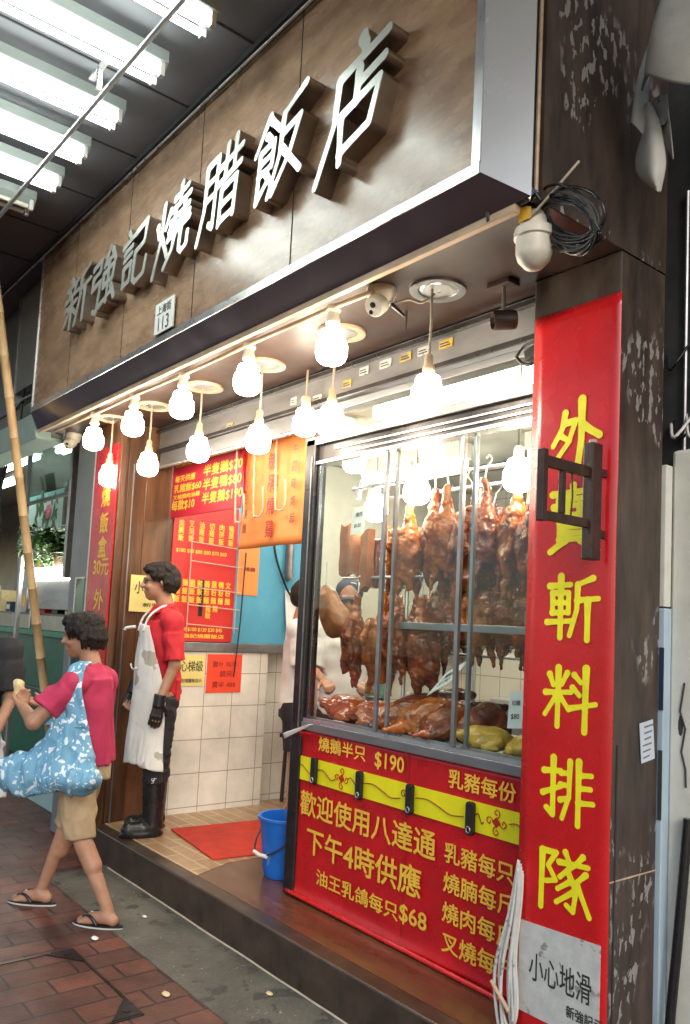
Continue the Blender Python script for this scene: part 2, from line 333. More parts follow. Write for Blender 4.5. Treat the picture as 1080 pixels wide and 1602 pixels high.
BR = {
'外': 'w6 30,84 24,60 6,36|w5.5 28,68 52,70 38,38 6,6|22,50 40,40|w7.5 64,100 64,40 58,0|w7 66,62 82,52 100,42',
'賣': 'w5.5 18,90 82,92|50,102 50,80|28,80 74,81|20,70 23,55|20,70 82,71 79,55|41,70 41,56|60,70 60,56|23,55 79,56|30,46 30,17|30,46 72,47 72,17|31,37 71,37|31,27 71,27|30,17 72,18|w6 38,15 16,-2|w6 64,15 88,-2',
'斬': 'w5.5 8,84 48,86|14,72 14,39|14,72 45,73 45,39|15,56 44,56|14,39 45,40|4,23 52,26|w6 30,100 30,-2|90,96 62,86|62,86 61,45 48,2|61,60 100,63|w6 81,60 81,-4',
'料': 'w5.5 10,88 18,70|46,92 35,72|2,56 54,60|w6 28,100 28,0|26,54 2,18|30,54 50,30|60,90 73,78|57,68 71,56|50,32 102,44|w6.5 83,102 82,-4',
'排': 'w5.5 4,76 38,80|w6 23,100 23,4 10,14|2,38 38,54|56,98 55,40 42,2|39,77 55,78|38,57 55,58|38,32 55,38|w6 73,100 73,-4|73,78 97,81|73,57 96,59|73,33 101,36',
'隊': 'w6 8,94 7,-4|8,94 36,95 20,70 36,48 16,42|54,100 61,87|88,100 75,85|42,81 98,85|70,82 44,56|60,68 76,40 71,4 58,12|66,54 40,35|72,38 38,12|94,72 77,55|77,53 102,4',
'新': '26,99 31,90|8,84 52,87|17,80 22,68|43,82 36,68|4,63 56,66|8,46 52,49|30,64 29,2|27,44 4,16|31,42 50,24|94,94 66,83|66,83 65,46 50,0|65,60 102,63|83,60 82,-4',
'強': '8,90 38,93 35,74|10,72 36,75|10,72 8,54 40,57 33,6 18,14|70,100 53,75 88,80|80,92 94,70|52,62 54,40|52,62 92,65 87,42|54,41 88,43|71,78 70,11|44,13 92,22|84,32 100,6',
'記': '22,100 30,90|4,82 48,86|12,70 40,72|12,58 40,60|12,44 14,14|12,44 41,46 38,16|14,16 38,17|52,86 92,90 86,58|54,55 86,58|54,55 52,14 64,4 94,7 98,30',
'燒': '22,96 20,48 2,0|6,72 12,54|42,78 32,58|24,46 42,16|71,102 70,75|54,88 90,91|46,74 98,77|58,68 58,49|47,59 69,61|44,48 70,49|85,69 85,50|75,60 97,62|73,49 100,51|42,37 102,42|62,38 57,18 36,0|79,38 78,10 86,2 100,6 100,22',
'腊': '12,94 13,40 0,-2|12,94 41,96 40,4 29,12|14,70 39,71|14,48 39,49|48,76 102,80|64,100 63,58|85,100 85,58|44,55 102,59|58,44 57,-2|58,44 94,46 93,-2|58,23 92,24|58,2 92,3',
'飯': '26,102 0,66|28,96 52,72|24,78 33,70|12,62 12,2|12,62 41,64 40,34|13,48 39,49|12,34 40,35|12,2 32,18|27,32 48,4|98,100 58,87|58,87 56,40 38,-4|58,62 93,66 76,28 46,-4|60,44 102,-2',
'店': 'w7 54,104 60,94|w5.5 22,82 94,88|22,82 20,42 -4,-6|w6 54,74 53,46|w5.5 54,62 92,66|30,44 35,-2|30,44 88,50 78,14|34,8 78,14'}
BRC = {}
def brush_char(ch, depth, wid=5., taper=.75):
    if (ch, wid) not in BRC: BRC[(ch, wid)] = brush(BR[ch].split('|'), 1., wid, taper=taper)
    v, f = BRC[(ch, wid)]; return [(p[0], p[1], p[2]*depth) for p in v], f
# ================================================================== materials of the place
flecks(M('marble_brown', (.19, .117, .075), .27, col2=(.46, .30, .195), vs=5.5, stretch=(.7, 1, 1.9), rv=.06, detail=9), (.36, .24, .155), 7, .6, (1.3, 1, 1.8), 1.5, .45)
M('marble_dark', (.022, .014, .011), .3, col2=(.065, .04, .03), vs=5, stretch=(1, 1, .35), rv=.1, detail=8)
flecks(M('marble_peeled', (.020, .014, .011), .45, col2=(.105, .073, .056), vs=6, stretch=(1.4, 1.4, .4), rv=.12, detail=9, bump=.25, bs=30), (.27, .255, .24), 34, .555, (1, 1, .45), 2.3, .54)
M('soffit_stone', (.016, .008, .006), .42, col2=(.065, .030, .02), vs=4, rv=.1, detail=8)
M('stainless', (.30, .31, .35), .2, .95, vs=3, stretch=(1, 1, .2), var=.1, rv=.1, bump=.05, bs=9)
M('steel_bright', (.62, .63, .64), .3, .85, vs=5, var=.1, rv=.12)
M('steel_dull', (.30, .30, .31), .38, .8, vs=6, stretch=(.3, 1, 1), var=.25, rv=.15, bump=.06, bs=20)
M('steel_dark', (.05, .045, .045), .3, .7, vs=6, var=.35, rv=.12)
M('letter_metal', (.46, .48, .45), .33, .5, vs=9, var=.08, rv=.1)
M('letter_side', (.27, .22, .185), .32, .75, vs=9, var=.2)
M('trim_cream', (.55, .40, .26), .5, vs=12, var=.35, stretch=(.3, 1, 1), bump=.2)
brick_mat('brick_paving', (.165, .055, .036), (.085, .034, .027), (.03, .018, .014), .3, .15, .006, .48, .5, 'XY', .9, RAD(90), .75)
flecks(flecks(M('concrete', (.055, .052, .040), .7, col2=(.135, .128, .103), vs=3.2, bump=.8, bs=50, detail=12), (.05, .046, .04), 7, .57, (1, 1, 1), 2, .45), (.30, .29, .26), 42, .68, (1, 1, 1), 3, .45)
M('asphalt', (.035, .035, .037), .8, vs=20, var=.3, bump=.5, bs=90)
M('step_stone', (.022, .014, .010), .36, col2=(.085, .056, .040), vs=6, rv=.12, detail=9, bump=.08, bs=30)
M('floor_brown', (.085, .032, .016), .16, col2=(.17, .07, .038), vs=4, stretch=(.5, 2, 1), rv=.08, detail=8)
brick_mat('floor_tan', (.40, .25, .13), (.33, .19, .095), (.50, .40, .28), .3, .1, .007, .35, .5, 'XY', .4, 0, .4)
brick_mat('wall_tile', (.80, .77, .70), (.76, .73, .66), (.36, .31, .25), .24, .24, .003, .18, 0, 'YZ', .5, 0, .26)
brick_mat('back_tile', (.70, .67, .58), (.66, .63, .55), (.33, .3, .25), .24, .24, .004, .22, 0, 'XZ', .4, 0, .12)
M('blue_paint', (.06, .27, .42), .5, col2=(.09, .34, .50), vs=3, var=.1, detail=8, bump=.15, bs=12)
M('wood_panel', (.032, .014, .007), .35, col2=(.19, .085, .04), vs=5, stretch=(2, 2, .25), detail=10, rv=.12, bump=.2, bs=20)
M('wall_cream', (.58, .55, .46), .7, vs=3, var=.12, detail=8)
M('ceiling_dark', (.12, .123, .135), .6, col2=(.17, .174, .188), vs=1.2, detail=8)
M('seam', (.03, .03, .033), .8)
M('grey_paint', (.17, .175, .175), .45, vs=3, var=.18, rv=.1, detail=8)
M('blue_grey', (.14, .165, .19), .5, vs=2, var=.25, detail=7)
M('white_enamel', (.72, .73, .70), .4, vs=6, var=.06)
M('lamp_housing', (.30, .33, .31), .45, vs=6, var=.08); M('daylit_stainless', (.70, .74, .79), .26, .4, vs=2, var=.04, bump=.05, bs=5, rv=.06, detail=3); M('lamp_white', (.70, .66, .56), .4, vs=20, var=.12)  # right side trim: stainless with the pale daylight reflection put into its colour
M('tube_light', (.93, 1., .95), .4, emit=TUBE_L, rv=0, var=0)
M('room_light', (1., .93, .78), .4, emit=ROOM_L, rv=0, var=0)
M('bulb_light', (1., .88, .69), .4, emit=BULB_L, rv=0, var=0)
M('cord', (.05, .045, .04), .6, vs=30); M('cord_pale', (.42, .36, .28), .6, vs=30); M('cable_white', (.62, .60, .56), .45, vs=20, var=.1)
M('black_plastic', (.012, .012, .013), .4, vs=30, var=.3); M('rubber', (.012, .011, .012), .3, vs=14, var=.4, rv=.15)
M('red_vinyl', (.46, .008, .012), .3, vs=5, var=.2, rv=.14, bump=.4, bs=4.5); M('red_gloss', (.52, .011, .013), .27, vs=4, var=.16, rv=.1, bump=.35, bs=4)
M('red_board', (.50, .02, .018), .5, vs=4, var=.1); M('crimson_board', (.42, .012, .03), .5, vs=4, var=.1)
M('yellow_ink', (.80, .62, .02), .45, vs=9, var=.12); M('gold_ink', (.78, .47, .05), .45, vs=9, var=.12); M('dark_ink', (.025, .03, .025), .5, vs=9)
M('yellow_paint', (.82, .76, .015), .42, vs=12, var=.12); M('lime_vinyl', (.72, .66, .012), .38, vs=5, var=.1, rv=.1)
flecks(M('worn_yellow', (.45, .30, .05), .6, vs=20, var=.3), (.3, .28, .25), 30, .52, (1, 1, 1), 6, .4); M('red_ink', (.40, .012, .01), .5, vs=9); M('wine_ink', (.22, .02, .015), .5)
M('orange_paper', (.84, .25, .06), .6, vs=3, var=.08, bump=.12, bs=5); M('vermilion_paper', (.80, .07, .03), .6, vs=4, var=.08)
M('yellow_paper', (.74, .62, .22), .6, vs=4, var=.08); M('white_card', (.74, .76, .74), .5, vs=9, var=.06); M('pale_blue_card', (.55, .61, .70), .5, vs=9, var=.06)
flecks(M('notice_white', (.40, .41, .39), .5, col2=(.60, .60, .57), vs=14, detail=8), (.25, .25, .24), 18, .6, (1, 1, 1), 3, .45)
M('mat_red', (.34, .022, .010), .85, col2=(.56, .035, .014), vs=7, bump=.6, bs=220); flecks(M('bucket_blue', (.012, .13, .50), .36, vs=6, var=.2, bump=.1, bs=30), (.10, .25, .55), 22, .62, (1, 1, .3), 3, .5)
M('iron_brown', (.045, .02, .014), .5, vs=18, var=.4, bump=.2); M('bamboo', (.42, .27, .13), .45, col2=(.62, .44, .24), vs=4, stretch=(3, 3, .6), bump=.15)
M('old_white_paint', (.56, .56, .49), .65, col2=(.72, .71, .63), vs=5, detail=9, bump=.35, bs=14)
M('pale_blue_paint', (.30, .42, .52), .5, col2=(.55, .65, .72), vs=4, stretch=(1, 1, .3), detail=7); M('dark_blue_paint', (.02, .035, .07), .5, vs=8)
M('dark_wall', (.018, .018, .018), .7, col2=(.06, .062, .058), vs=3, detail=9, bump=.4, bs=12); M('tarp', (.30, .31, .31), .5, col2=(.56, .55, .51), vs=4, detail=7, bump=.5, bs=7)
M('crack', (.05, .045, .04), .9)
# skin, hair, cloth
M('skin', (.33, .165, .095), .5, col2=(.44, .235, .15), vs=14, bump=.15, bs=70); M('hair', (.007, .006, .006), .58, col2=(.028, .02, .017), vs=70, stretch=(1, 1, .1), bump=1, bs=130, spec=.22)
M('red_shirt', (.50, .012, .022), .75, vs=6, var=.12, bump=.3, bs=14); M('pink_shirt', (.42, .025, .085), .8, vs=6, var=.12, bump=.35, bs=13)
flecks(M('apron', (.58, .57, .54), .75, vs=5, col2=(.72, .71, .68), bump=.5, bs=9), (.40, .36, .31), 5, .62, (1, 1, 1), 2.5, .5)
M('black_cloth', (.014, .013, .016), .8, vs=12, var=.3, bump=.3, bs=14); M('khaki', (.40, .29, .17), .8, vs=8, var=.15, bump=.45, bs=16)
M('white_cloth', (.70, .70, .67), .75, vs=6, var=.1, bump=.5, bs=10); M('navy_cloth', (.02, .03, .06), .7, vs=9, bump=.2); M('plastic_bag', (.62, .62, .64), .35, vs=7, var=.12, bump=.6, bs=10)
M('bread', (.66, .55, .30), .7, vs=20); M('spectacle', (.02, .02, .022), .3); M('sandal_sole', (.55, .53, .50), .6); M('nail', (.6, .36, .28), .4)
def tote_mat():
    m = M('tote', (.10, .27, .42), .65, col2=(.18, .38, .53), vs=4, bump=.5, bs=9); nt = m.node_tree; N = nt.nodes; L = nt.links; b, old = base_of(m)
    tc = N.new('ShaderNodeTexCoord'); nz = N.new('ShaderNodeTexNoise'); nz.inputs['Scale'].default_value = 14; L.new(tc.outputs['Object'], nz.inputs['Vector'])
    mxv = N.new('ShaderNodeMix'); mxv.data_type = 'RGBA'; mxv.blend_type = 'LINEAR_LIGHT'; mxv.inputs[0].default_value = .07; L.new(tc.outputs['Object'], mxv.inputs[6]); L.new(nz.outputs['Color'], mxv.inputs[7])
    for sc, th in ((17, .30), (33, .2)):
        vo = N.new('ShaderNodeTexVoronoi'); vo.inputs['Scale'].default_value = sc; vo.inputs['Randomness'].default_value = .8; L.new(mxv.outputs[2], vo.inputs['Vector'])
        mr = N.new('ShaderNodeMapRange'); mr.inputs[1].default_value = th; mr.inputs[2].default_value = th+.03; mr.inputs[3].default_value = 1; mr.inputs[4].default_value = 0; L.new(vo.outputs['Distance'], mr.inputs[0])
        mx = N.new('ShaderNodeMix'); mx.data_type = 'RGBA'; L.new(mr.outputs[0], mx.inputs[0]); L.new(old, mx.inputs[6]); mx.inputs[7].default_value = (.60, .70, .78, 1); old = mx.outputs[2]
    L.new(old, b.inputs['Base Color'])
tote_mat()
# food
M('goose_skin', (.045, .007, .002), .17, col2=(.38, .085, .013), vs=13, rv=.1, bump=.9, bs=36, detail=9); M('goose_dark', (.03, .005, .002), .18, col2=(.27, .055, .009), vs=13, rv=.1, bump=.9, bs=36, detail=9); M('goose_amber', (.12, .02, .003), .16, col2=(.56, .17, .022), vs=10, rv=.08, bump=.7, bs=36, detail=9)
M('roast_orange', (.26, .035, .008), .2, col2=(.50, .11, .02), vs=6, coat=.4, rv=.08, bump=.2, bs=30); M('crackling', (.20, .06, .018), .36, col2=(.44, .17, .06), vs=4, rv=.12, bump=.25, bs=60)
M('char_siu', (.10, .016, .008), .25, col2=(.30, .07, .025), vs=14, coat=.5, bump=.6, bs=40); M('chicken_yellow', (.42, .25, .018), .3, col2=(.66, .44, .05), vs=6, coat=.3, bump=.2, bs=60)
M('bone', (.55, .42, .28), .5)
glass_mat('pane_glass'); glass_mat('tint_glass', (.70, .85, .82))
M('leaf', (.018, .055, .012), .45, col2=(.05, .13, .03), vs=9, var=.3); M('soil_pot', (.10, .06, .04), .7); M('green_paint', (.012, .11, .055), .4, vs=5, var=.2); M('picture_paper', (.55, .58, .42), .6, vs=5)
M('green_rail', (.02, .22, .12), .4, vs=5, var=.15); M('mint_panel', (.33, .48, .45), .5, vs=4, var=.1); M('petal', (.45, .08, .16), .6); M('frame_wood', (.05, .03, .02), .4)
# ================================================================== ground
struct('pavement', MB().box(-40, 12, -2.2, 1.81, -.3, 0), 'brick_paving')
struct('concrete_strip', MB().add([(-5.0, 1.81, -.2), (12, 1.81, -.2), (12, 2.2, -.2), (-5.0, 2.2, -.2), (-5.0, 1.81, .003), (12, 1.81, .003), (12, 2.2, .012), (-5.0, 2.2, .012)], [(0, 3, 2, 1), (4, 5, 6, 7), (0, 1, 5, 4), (1, 2, 6, 5), (2, 3, 7, 6), (3, 0, 4, 7)]), 'concrete')
g = MB().tube([(-4.95+.12*i, 2.194-.004*random.random(), .010+.003*random.random()) for i in range(60)], .006, 5); part('mortar_line', g, 'cord_pale', thing('step_mortar', 'thin pale mortar line along the foot of the shop step', 'mortar line', (-2, 2.19, 0)))
struct('pavement_back', MB().box(-40, -5.0, 1.81, 3.2, -.3, -.004), 'brick_paving')
struct('road', MB().box(-60, 40, -30, -2.35, -.5, -.13), 'asphalt')
struct('kerb', MB().box(-40, 12, -2.35, -2.2, -.4, .002), 'concrete', bevel=.01)
mh = thing('manhole_cover', 'paved manhole cover with dark triangular metal corners in the brick pavement', 'manhole cover', (-3.5, 1.3, 0))
for a, b in (((-3.84, 1.0), (-3.83, 1.0)),):
    f = MB(); w = .012
    f.box(-3.86, -3.10, 1.556, 1.568, -.02, .004).box(-3.86, -3.10, .94, .952, -.02, .004).box(-3.872, -3.86, .94, 1.568, -.02, .004).box(-3.10, -3.088, .94, 1.568, -.02, .004)
    part('frame', f, 'steel_dark', mh)
    for cx, cy, sx, sy in ((-3.86, 1.556, 1, -1), (-3.10, 1.556, -1, -1), (-3.86, .952, 1, 1), (-3.10, .952, -1, 1)):
        part('corner_plate', MB().prism([(0, 0), (sx*.16, 0), (0, sy*.12)][::(1 if sx*sy > 0 else -1)], .006, (cx, cy, 0)), 'steel_dark', mh)
        part('lifting_hole', MB().lathe([(.0, .007), (.018, .0072), (.018, .0092), (0, .0094)], (cx+sx*.05, cy+sy*.035, 0)), 'black_plastic', mh)
lit = [((-3.93, 1.70, .003), .012, 'white_card', 'white scrap of litter beside the front sandal on the bricks'), ((-3.2, 1.72, .003), .012, 'bread', 'pale scrap of litter on the bricks near the concrete edge'), ((-4.05, 2.02, .012), .008, 'white_card', 'tiny white speck of litter on the concrete behind the sandals'), ((-2.95, 2.08, .012), .009, 'bread', 'small crumb of litter on the concrete by the step')]
for i, (p, r, m, lb) in enumerate(lit):
    g = MB().lathe([(0, 0), (r*1.3, .0005), (r*1.5, .002), (r, .006), (0, .007)], (0, 0, 0), 9); g.xf(lambda q: Vector((p[0]+q.x*(1.6+.3*math.sin(q.y*400)), p[1]+q.y, p[2]+q.z)))
    solo('litter', g, m, lb, 'litter', smooth=True)
# ================================================================== canopy over the pavement
cn = thing('canopy', 'dark panelled canopy ceiling over the pavement beside the shop sign', 'canopy', (-5, 0, 4.23))
part('ceiling_panel', MB().box(-30, .1, -1.6, 1.795, 4.225, 4.5), 'ceiling_dark', cn)
part('ceiling_panel', MB().box(-30, -6.12, 1.796, 2.3, 4.228, 4.5), 'ceiling_dark', cn)
sm = MB()
for i in range(22): sm.box(-14.2+i*.62, -14.19+i*.62, -1.5, 1.79, 4.220, 4.2245)
sm.box(-15.9, .05, 1.762, 1.79, 4.195, 4.2245)
part('panel_seam', sm, 'seam', cn)
part('cable_trim', MB().tube([(-16, 1.775, 4.18), (-8, 1.772, 4.172), (-4.2, 1.776, 4.18), (-2, 1.772, 4.176), (.05, 1.775, 4.18)], .007, 6), 'steel_bright', cn)
# fluorescent fittings run away from the shop, hung on a rod
fx0 = thing('fluorescent_light', 'twin tube fluorescent light under the canopy, nearest one, cut by the photo top', 'light', (-2.93, .9, 4.1), 'fluorescent lights under the canopy')
g = MB().box(-.062, .062, -.62, .60, .03, .085).prism([(-.062, .0297), (.062, .0297), (.02, -.005), (-.02, -.005)][::-1], 1.22, (0, -.62, 0), (1, 0, 0), (0, 0, 1), (0, 1, 0))
part('housing', g, 'lamp_housing', fx0, local=True, bevel=.003)
for s in (-1, 1):
    part('tube', MB().tube([(s*.042, -.58, -.018), (s*.042, .555, -.018)], .0145, 12), 'tube_light', fx0, smooth='auto', local=True)
    for y in (-.59, .575): part('lamp_holder', MB().box(s*.042-.014, s*.042+.014, y-.012, y+.012, -.038, .029), 'white_enamel', fx0, local=True, bevel=.003)
part('hanger', MB().tube([(0, .36, .08), (0, .36, .13)], .006, 6), 'steel_dull', fx0, local=True)
FL = ['second from the photo top, longest in view', 'third from the photo top, beside the bracket', 'fourth from the photo top', 'fifth from the photo top', 'last one, unlit, at the left edge']
for i, (x, y) in enumerate([(-3.36, .88), (-3.83, .88), (-4.26, .87), (-4.66, .87), (-5.06, .84)]):
    c = copy_tree(fx0); c.location = (x, y, 4.1); c['label'] = 'twin tube fluorescent light under the canopy, '+FL[i]
    if i == 4:
        for ch in c.children:
            if ch.name.startswith('tube'): ch.data = ch.data.copy(); ch.data.materials[0] = MATS['lamp_white']
rd = thing('hanging_rod', 'thin pale metal rod crossing under the row of fluorescent lights', 'rod', (-4, 1.26, 4.0))
part('rod', MB().tube([(-9, 1.25, 4.0), (-5.09, 1.259, 4.0), (-2.77, 1.278, 4.0), (.05, 1.28, 4.0)], .013, 8), 'steel_bright', rd, smooth='auto')
part('bracket', MB().box(-3.53, -3.51, 1.236, 1.256, 4.0, 4.1).box(-3.62, -3.42, 1.23, 1.26, 4.098, 4.106), 'steel_bright', rd)
part('bracket', MB().box(-1.53, -1.51, 1.25, 1.27, 4.0, 4.22), 'steel_bright', rd)
# ================================================================== shop sign (fascia)
sg = thing('shop_sign', 'large brown marble shop sign with raised metal Chinese letters and stainless steel frame', 'shop sign', (-3.8, 1.9, 2.95))
XL, XR, YF, YB, ZB, ZT = -6.1, -1.53, 1.8, 1.9, 2.95, 4.22
part('marble_face', MB().box(XL+.14, XR-.125, YF+.004, YF+.1, ZB+.09, ZT), 'marble_brown', sg)
for x in (-5.25, -4.4, -3.55, -2.7): part('panel_joint', MB().box(x, x+.004, YF+.0015, YF+.0045, ZB+.09, ZT), 'seam', sg)
lip = .018; fr = MB()
# bottom chamfer, right chamfer, left chamfer as mitred slabs, then the bright front lip
def chamfer(a, b, c, d, back): return MB().add([a, b, c, d]+[tuple(Vector(p)+Vector(back)) for p in (a, b, c, d)], [(0, 1, 2, 3), (7, 6, 5, 4), (0, 4, 5, 1), (1, 5, 6, 2), (2, 6, 7, 3), (3, 7, 4, 0)])
lx0, lx1, lz = XL+.14, XR-.125, ZB+.09
part('bottom_trim', chamfer((lx0, YF, lz), (XL, YB, ZB), (XR, YB, ZB), (lx1, YF, lz), (0, .03, .03)), 'stainless', sg)
part('side_trim', chamfer((lx1, YF, lz), (XR, YB, ZB), (XR, YB, ZT), (lx1, YF, ZT), (-.03, .03, 0)), 'daylit_stainless', sg)
part('side_trim', chamfer((lx0, YF, ZT), (XL, YB, ZT), (XL, YB, ZB), (lx0, YF, lz), (.03, .03, 0)), 'steel_dull', sg)
part('front_lip', MB().box(lx0, lx1-.001, YF-.004, YF+.02, lz-.001, lz+.034), 'steel_bright', sg)
part('front_lip', MB().box(lx1-.034, lx1+.002, YF-.0045, YF+.02, lz+.0345, ZT), 'steel_bright', sg)
part('front_lip', MB().box(lx0-.002, lx0+.012, YF-.003, YF+.02, lz+.034, ZT), 'steel_bright', sg)
part('cream_strip', MB().box(XL+.02, XR-.06, YB-.004, YB+.022, ZB-.028, ZB-.0005), 'trim_cream', sg, bevel=.003)
# side return of the sign box
part('side_panel', MB().box(XR-.03, XR, YB+.052, 2.69, ZB+.004, 5.2), 'marble_peeled', sg)
part('side_groove', MB().box(XR-.06, XR-.022, YB-.004, YB+.052, ZB+.0, 5.2), 'seam', sg)
part('groove_bead', MB().tube([(XR-.012, YB+.037, ZB+.01), (XR-.012, YB+.037, 5.2)], .007, 6), 'trim_cream', sg)
part('upper_wall', MB().box(XL, XR-.032, YB+.03, YB+.3, ZT+.0, 8), 'dark_wall', sg); part('upper_wall', MB().box(-1.9, XR-.032, 2.21, 2.69, ZB+.065, 8), 'dark_wall', sg)
for ch, x, w, z in (('新', -4.97, .48, 3.575), ('強', -4.54, .42, 3.57), ('記', -4.12, .38, 3.58), ('燒', -3.665, .44, 3.575), ('腊', -3.195, .42, 3.585), ('飯', -2.715, .42, 3.565), ('店', -2.235, .43, 3.53)):
    h = {'店': .49, '燒': .41, '腊': .40, '飯': .40}.get(ch, .37)
    v, f = brush_char(ch, .1, 4.9, .62); mb = put(MB(), (v, f), (x, YF+.004, z), 'front', w*.92, h)
    # running hand: lean and rise to the right
    mb.xf(lambda p: Vector((p.x+(p.z-z)*.10, p.y, p.z+(p.x-x)*.13)))
    body = MB(); body.add(mb.v, mb.f); body.xf(lambda p: Vector((p.x, YF+.004+(p.y-YF-.004)*.75, p.z)))
    lt = part('letter', body, 'letter_side', sg)
    face = MB().add(mb.v, mb.f); face.xf(lambda p: Vector((p.x, YF+.004-.0755-.004*(YF+.004-p.y)/.1, p.z)))
    part('letter_face', face, 'letter_metal', lt)
pl = thing('number_plate', 'small white street number plate 113 fixed to the bottom edge of the marble sign', 'plate', (-3.82, 1.79, 3.08))
part('plate', MB().box(-3.93, -3.715, 1.786, 1.7945, 3.085, 3.255), 'white_card', pl, bevel=.002)
write(q := MB(), '上海街', (-3.822, 1.7855, 3.212), w=.16, h=.05, bold=.01); part('street_name', q, 'dark_ink', pl)
write(q := MB(), '113', (-3.822, 1.7855, 3.135), w=.12, h=.075, bold=.0); part('number', q, 'dark_ink', pl)
# ================================================================== shop building: step, floor, walls, soffit, pillars
sb = thing('roast_shop', 'open fronted roast meat shop building with dark stone pillars, raised floor and tiled wall', 'shop building', (-3.5, 3, 0))
S = .2
part('step', MB().box(-5.35, -1.2, 2.2, 2.29, 0, S), 'step_stone', sb, bevel=.008)
for x in (-4.6, -3.55, -2.62): part('step_joint', MB().box(x, x+.003, 2.1985, 2.2015, .01, S-.008), 'seam', sb)
part('step_base', MB().box(-5.35, -1.2, 2.294, 6.2, 0, S-.004), 'step_stone', sb)
part('tan_floor', MB().add([(-5.28, 2.291, S), (-4.0, 2.291, S), (-4.12, 2.56, S), (-4.12, 5.9, S), (-5.4, 5.9, S), (-5.4, 3.5, S)]+[(-5.28, 2.291, S-.02), (-4.0, 2.291, S-.02), (-4.12, 2.56, S-.02), (-4.12, 5.9, S-.02), (-5.4, 5.9, S-.02), (-5.4, 3.5, S-.02)], [(0, 1, 2, 3, 4, 5), (11, 10, 9, 8, 7, 6)]+[(i, i+6, (i+1) % 6+6, (i+1) % 6) for i in range(6)]), 'floor_tan', sb)
part('brown_floor', MB().box(-4.9, -1.2, 2.292, 5.9, S-.03, S-.0025), 'floor_brown', sb)
part('wood_wall', MB().box(-5.6, -5.3, 2.25, 2.665, S-.1, 2.95), 'wood_panel', sb)
wp = MB()
for y, w, d in ((2.243, .03, .02), (2.29, .012, .012), (2.43, .01, .008)): wp.box(-5.3, -5.3+d, y, y+w, S, 2.9)
part('door_moulding', wp, 'wood_panel', sb, bevel=.003)
part('door_seal', MB().box(-5.299, -5.287, 2.325, 2.335, S, 2.66), 'steel_dull', sb)
part('tiled_wall', MB().box(-5.6, -5.3, 2.669, 3.55, S-.1, 1.36), 'wall_tile', sb, bevel=.004)
part('tiled_wall', MB().box(-5.75, -5.43, 3.554, 6.0, S-.1, 1.36), 'wall_tile', sb)
part('blue_wall', MB().box(-5.6, -5.3, 2.669, 3.98, 1.43, 2.95), 'blue_paint', sb); part('cream_wall', MB().box(-5.75, -5.36, 3.984, 6.0, 1.43, 2.95), 'wall_cream', sb)
part('steel_trim', MB().box(-5.6, -5.285, 2.672, 6.0, 1.362, 1.428), 'steel_dull', sb, bevel=.003)
part('back_wall', MB().box(-5.6, -1.2, 5.9, 6.1, 0, 3.0), 'back_tile', sb)
part('right_wall', MB().box(-1.9, -1.84, 2.695, 5.9, S, 2.95), 'wall_cream', sb)
part('shop_ceiling', MB().box(-5.6, -1.89, 2.62, 6.1, 2.96, 3.1), 'wall_cream', sb)
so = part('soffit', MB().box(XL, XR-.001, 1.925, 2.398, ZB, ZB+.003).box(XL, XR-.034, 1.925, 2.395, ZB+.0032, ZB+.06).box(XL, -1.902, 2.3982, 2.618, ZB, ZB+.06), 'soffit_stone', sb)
for x, y in ((-5.3, 2.16), (-4.76, 2.2), (-4.13, 2.21), (-3.52, 2.23), (-2.86, 2.22), (-2.215, 2.19)):
    part('downlight_ring', MB().lathe([(.075, -.0), (.078, -.008), (.098, -.014), (.112, -.01), (.114, .0)], (x, y, ZB), 28), 'trim_cream' if x < -2.5 else 'steel_dull', so, smooth='auto')
    part('downlight_reflector', MB().lathe([(.0, .002-.0055), (.05, -.0052), (.074, -.004), (.074, -.001), (0, -.001)], (x, y, ZB), 28), 'steel_bright', so, smooth=True)
# right pillar (banner hangs on its front) and left post
part('pillar', MB().box(-1.9, XR, 2.4, 2.69, 0, ZB), 'marble_peeled', sb, bevel=.006)
part('pillar_joint', MB().box(XR-.002, XR+.0015, 2.405, 2.686, .806, .811), 'trim_cream', sb)
part('pillar_bead', MB().box(XR-.004, XR+.003, 2.43, 2.437, .2, 1.25), 'seam', sb)
part('post', MB().box(-5.66, -5.225, 2.2, 2.246, 0, ZB), 'wood_panel', sb, bevel=.004)
part('grey_jamb', MB().box(-6.02, -5.664, 2.2, 2.26, 0, ZB), 'grey_paint', sb, bevel=.004)
part('jamb_window', MB().box(-5.86, -5.70, 2.192, 2.1985, .3, 1.85), 'tint_glass', sb)
part('jamb_window_frame', MB().box(-5.872, -5.86, 2.188, 2.1985, .3, 1.862).box(-5.86, -5.69, 2.188, 2.1985, 1.85, 1.862), 'steel_bright', sb)
part('jamb_edge', MB().box(-5.665, -5.635, 2.190, 2.1985, .02, 2.9), 'old_white_paint', sb)
# rolling shutter box and window head above the opening
sh = part('shutter_box', MB().box(-5.28, -1.902, 2.5, 2.61, 2.775, ZB-.002), 'steel_dull', sb, bevel=.004)
part('shutter_rail', MB().box(-5.28, -1.902, 2.47, 2.499, 2.905, 2.925).box(-5.28, -1.902, 2.482, 2.499, 2.765, 2.785), 'steel_dark', sh)
part('shutter_slat', MB().box(-5.28, -3.52, 2.515, 2.56, 2.66, 2.764), 'steel_dull', sh)
part('shutter_edge', MB().tube([(-5.29, 2.5, 2.655), (-3.52, 2.5, 2.65)], .012, 8), 'steel_bright', sh)
stk = [(-4.3, .09, 'yellow_ink'), (-3.62, .07, 'white_card'), (-3.40, .10, 'white_card'), (-3.15, .09, 'yellow_ink'), (-3.02, .09, 'white_card'), (-2.86, .11, 'white_card'), (-2.72, .10, 'yellow_ink'), (-2.60, .10, 'white_card'), (-2.46, .11, 'yellow_ink'), (-4.7, .06, 'white_card')]
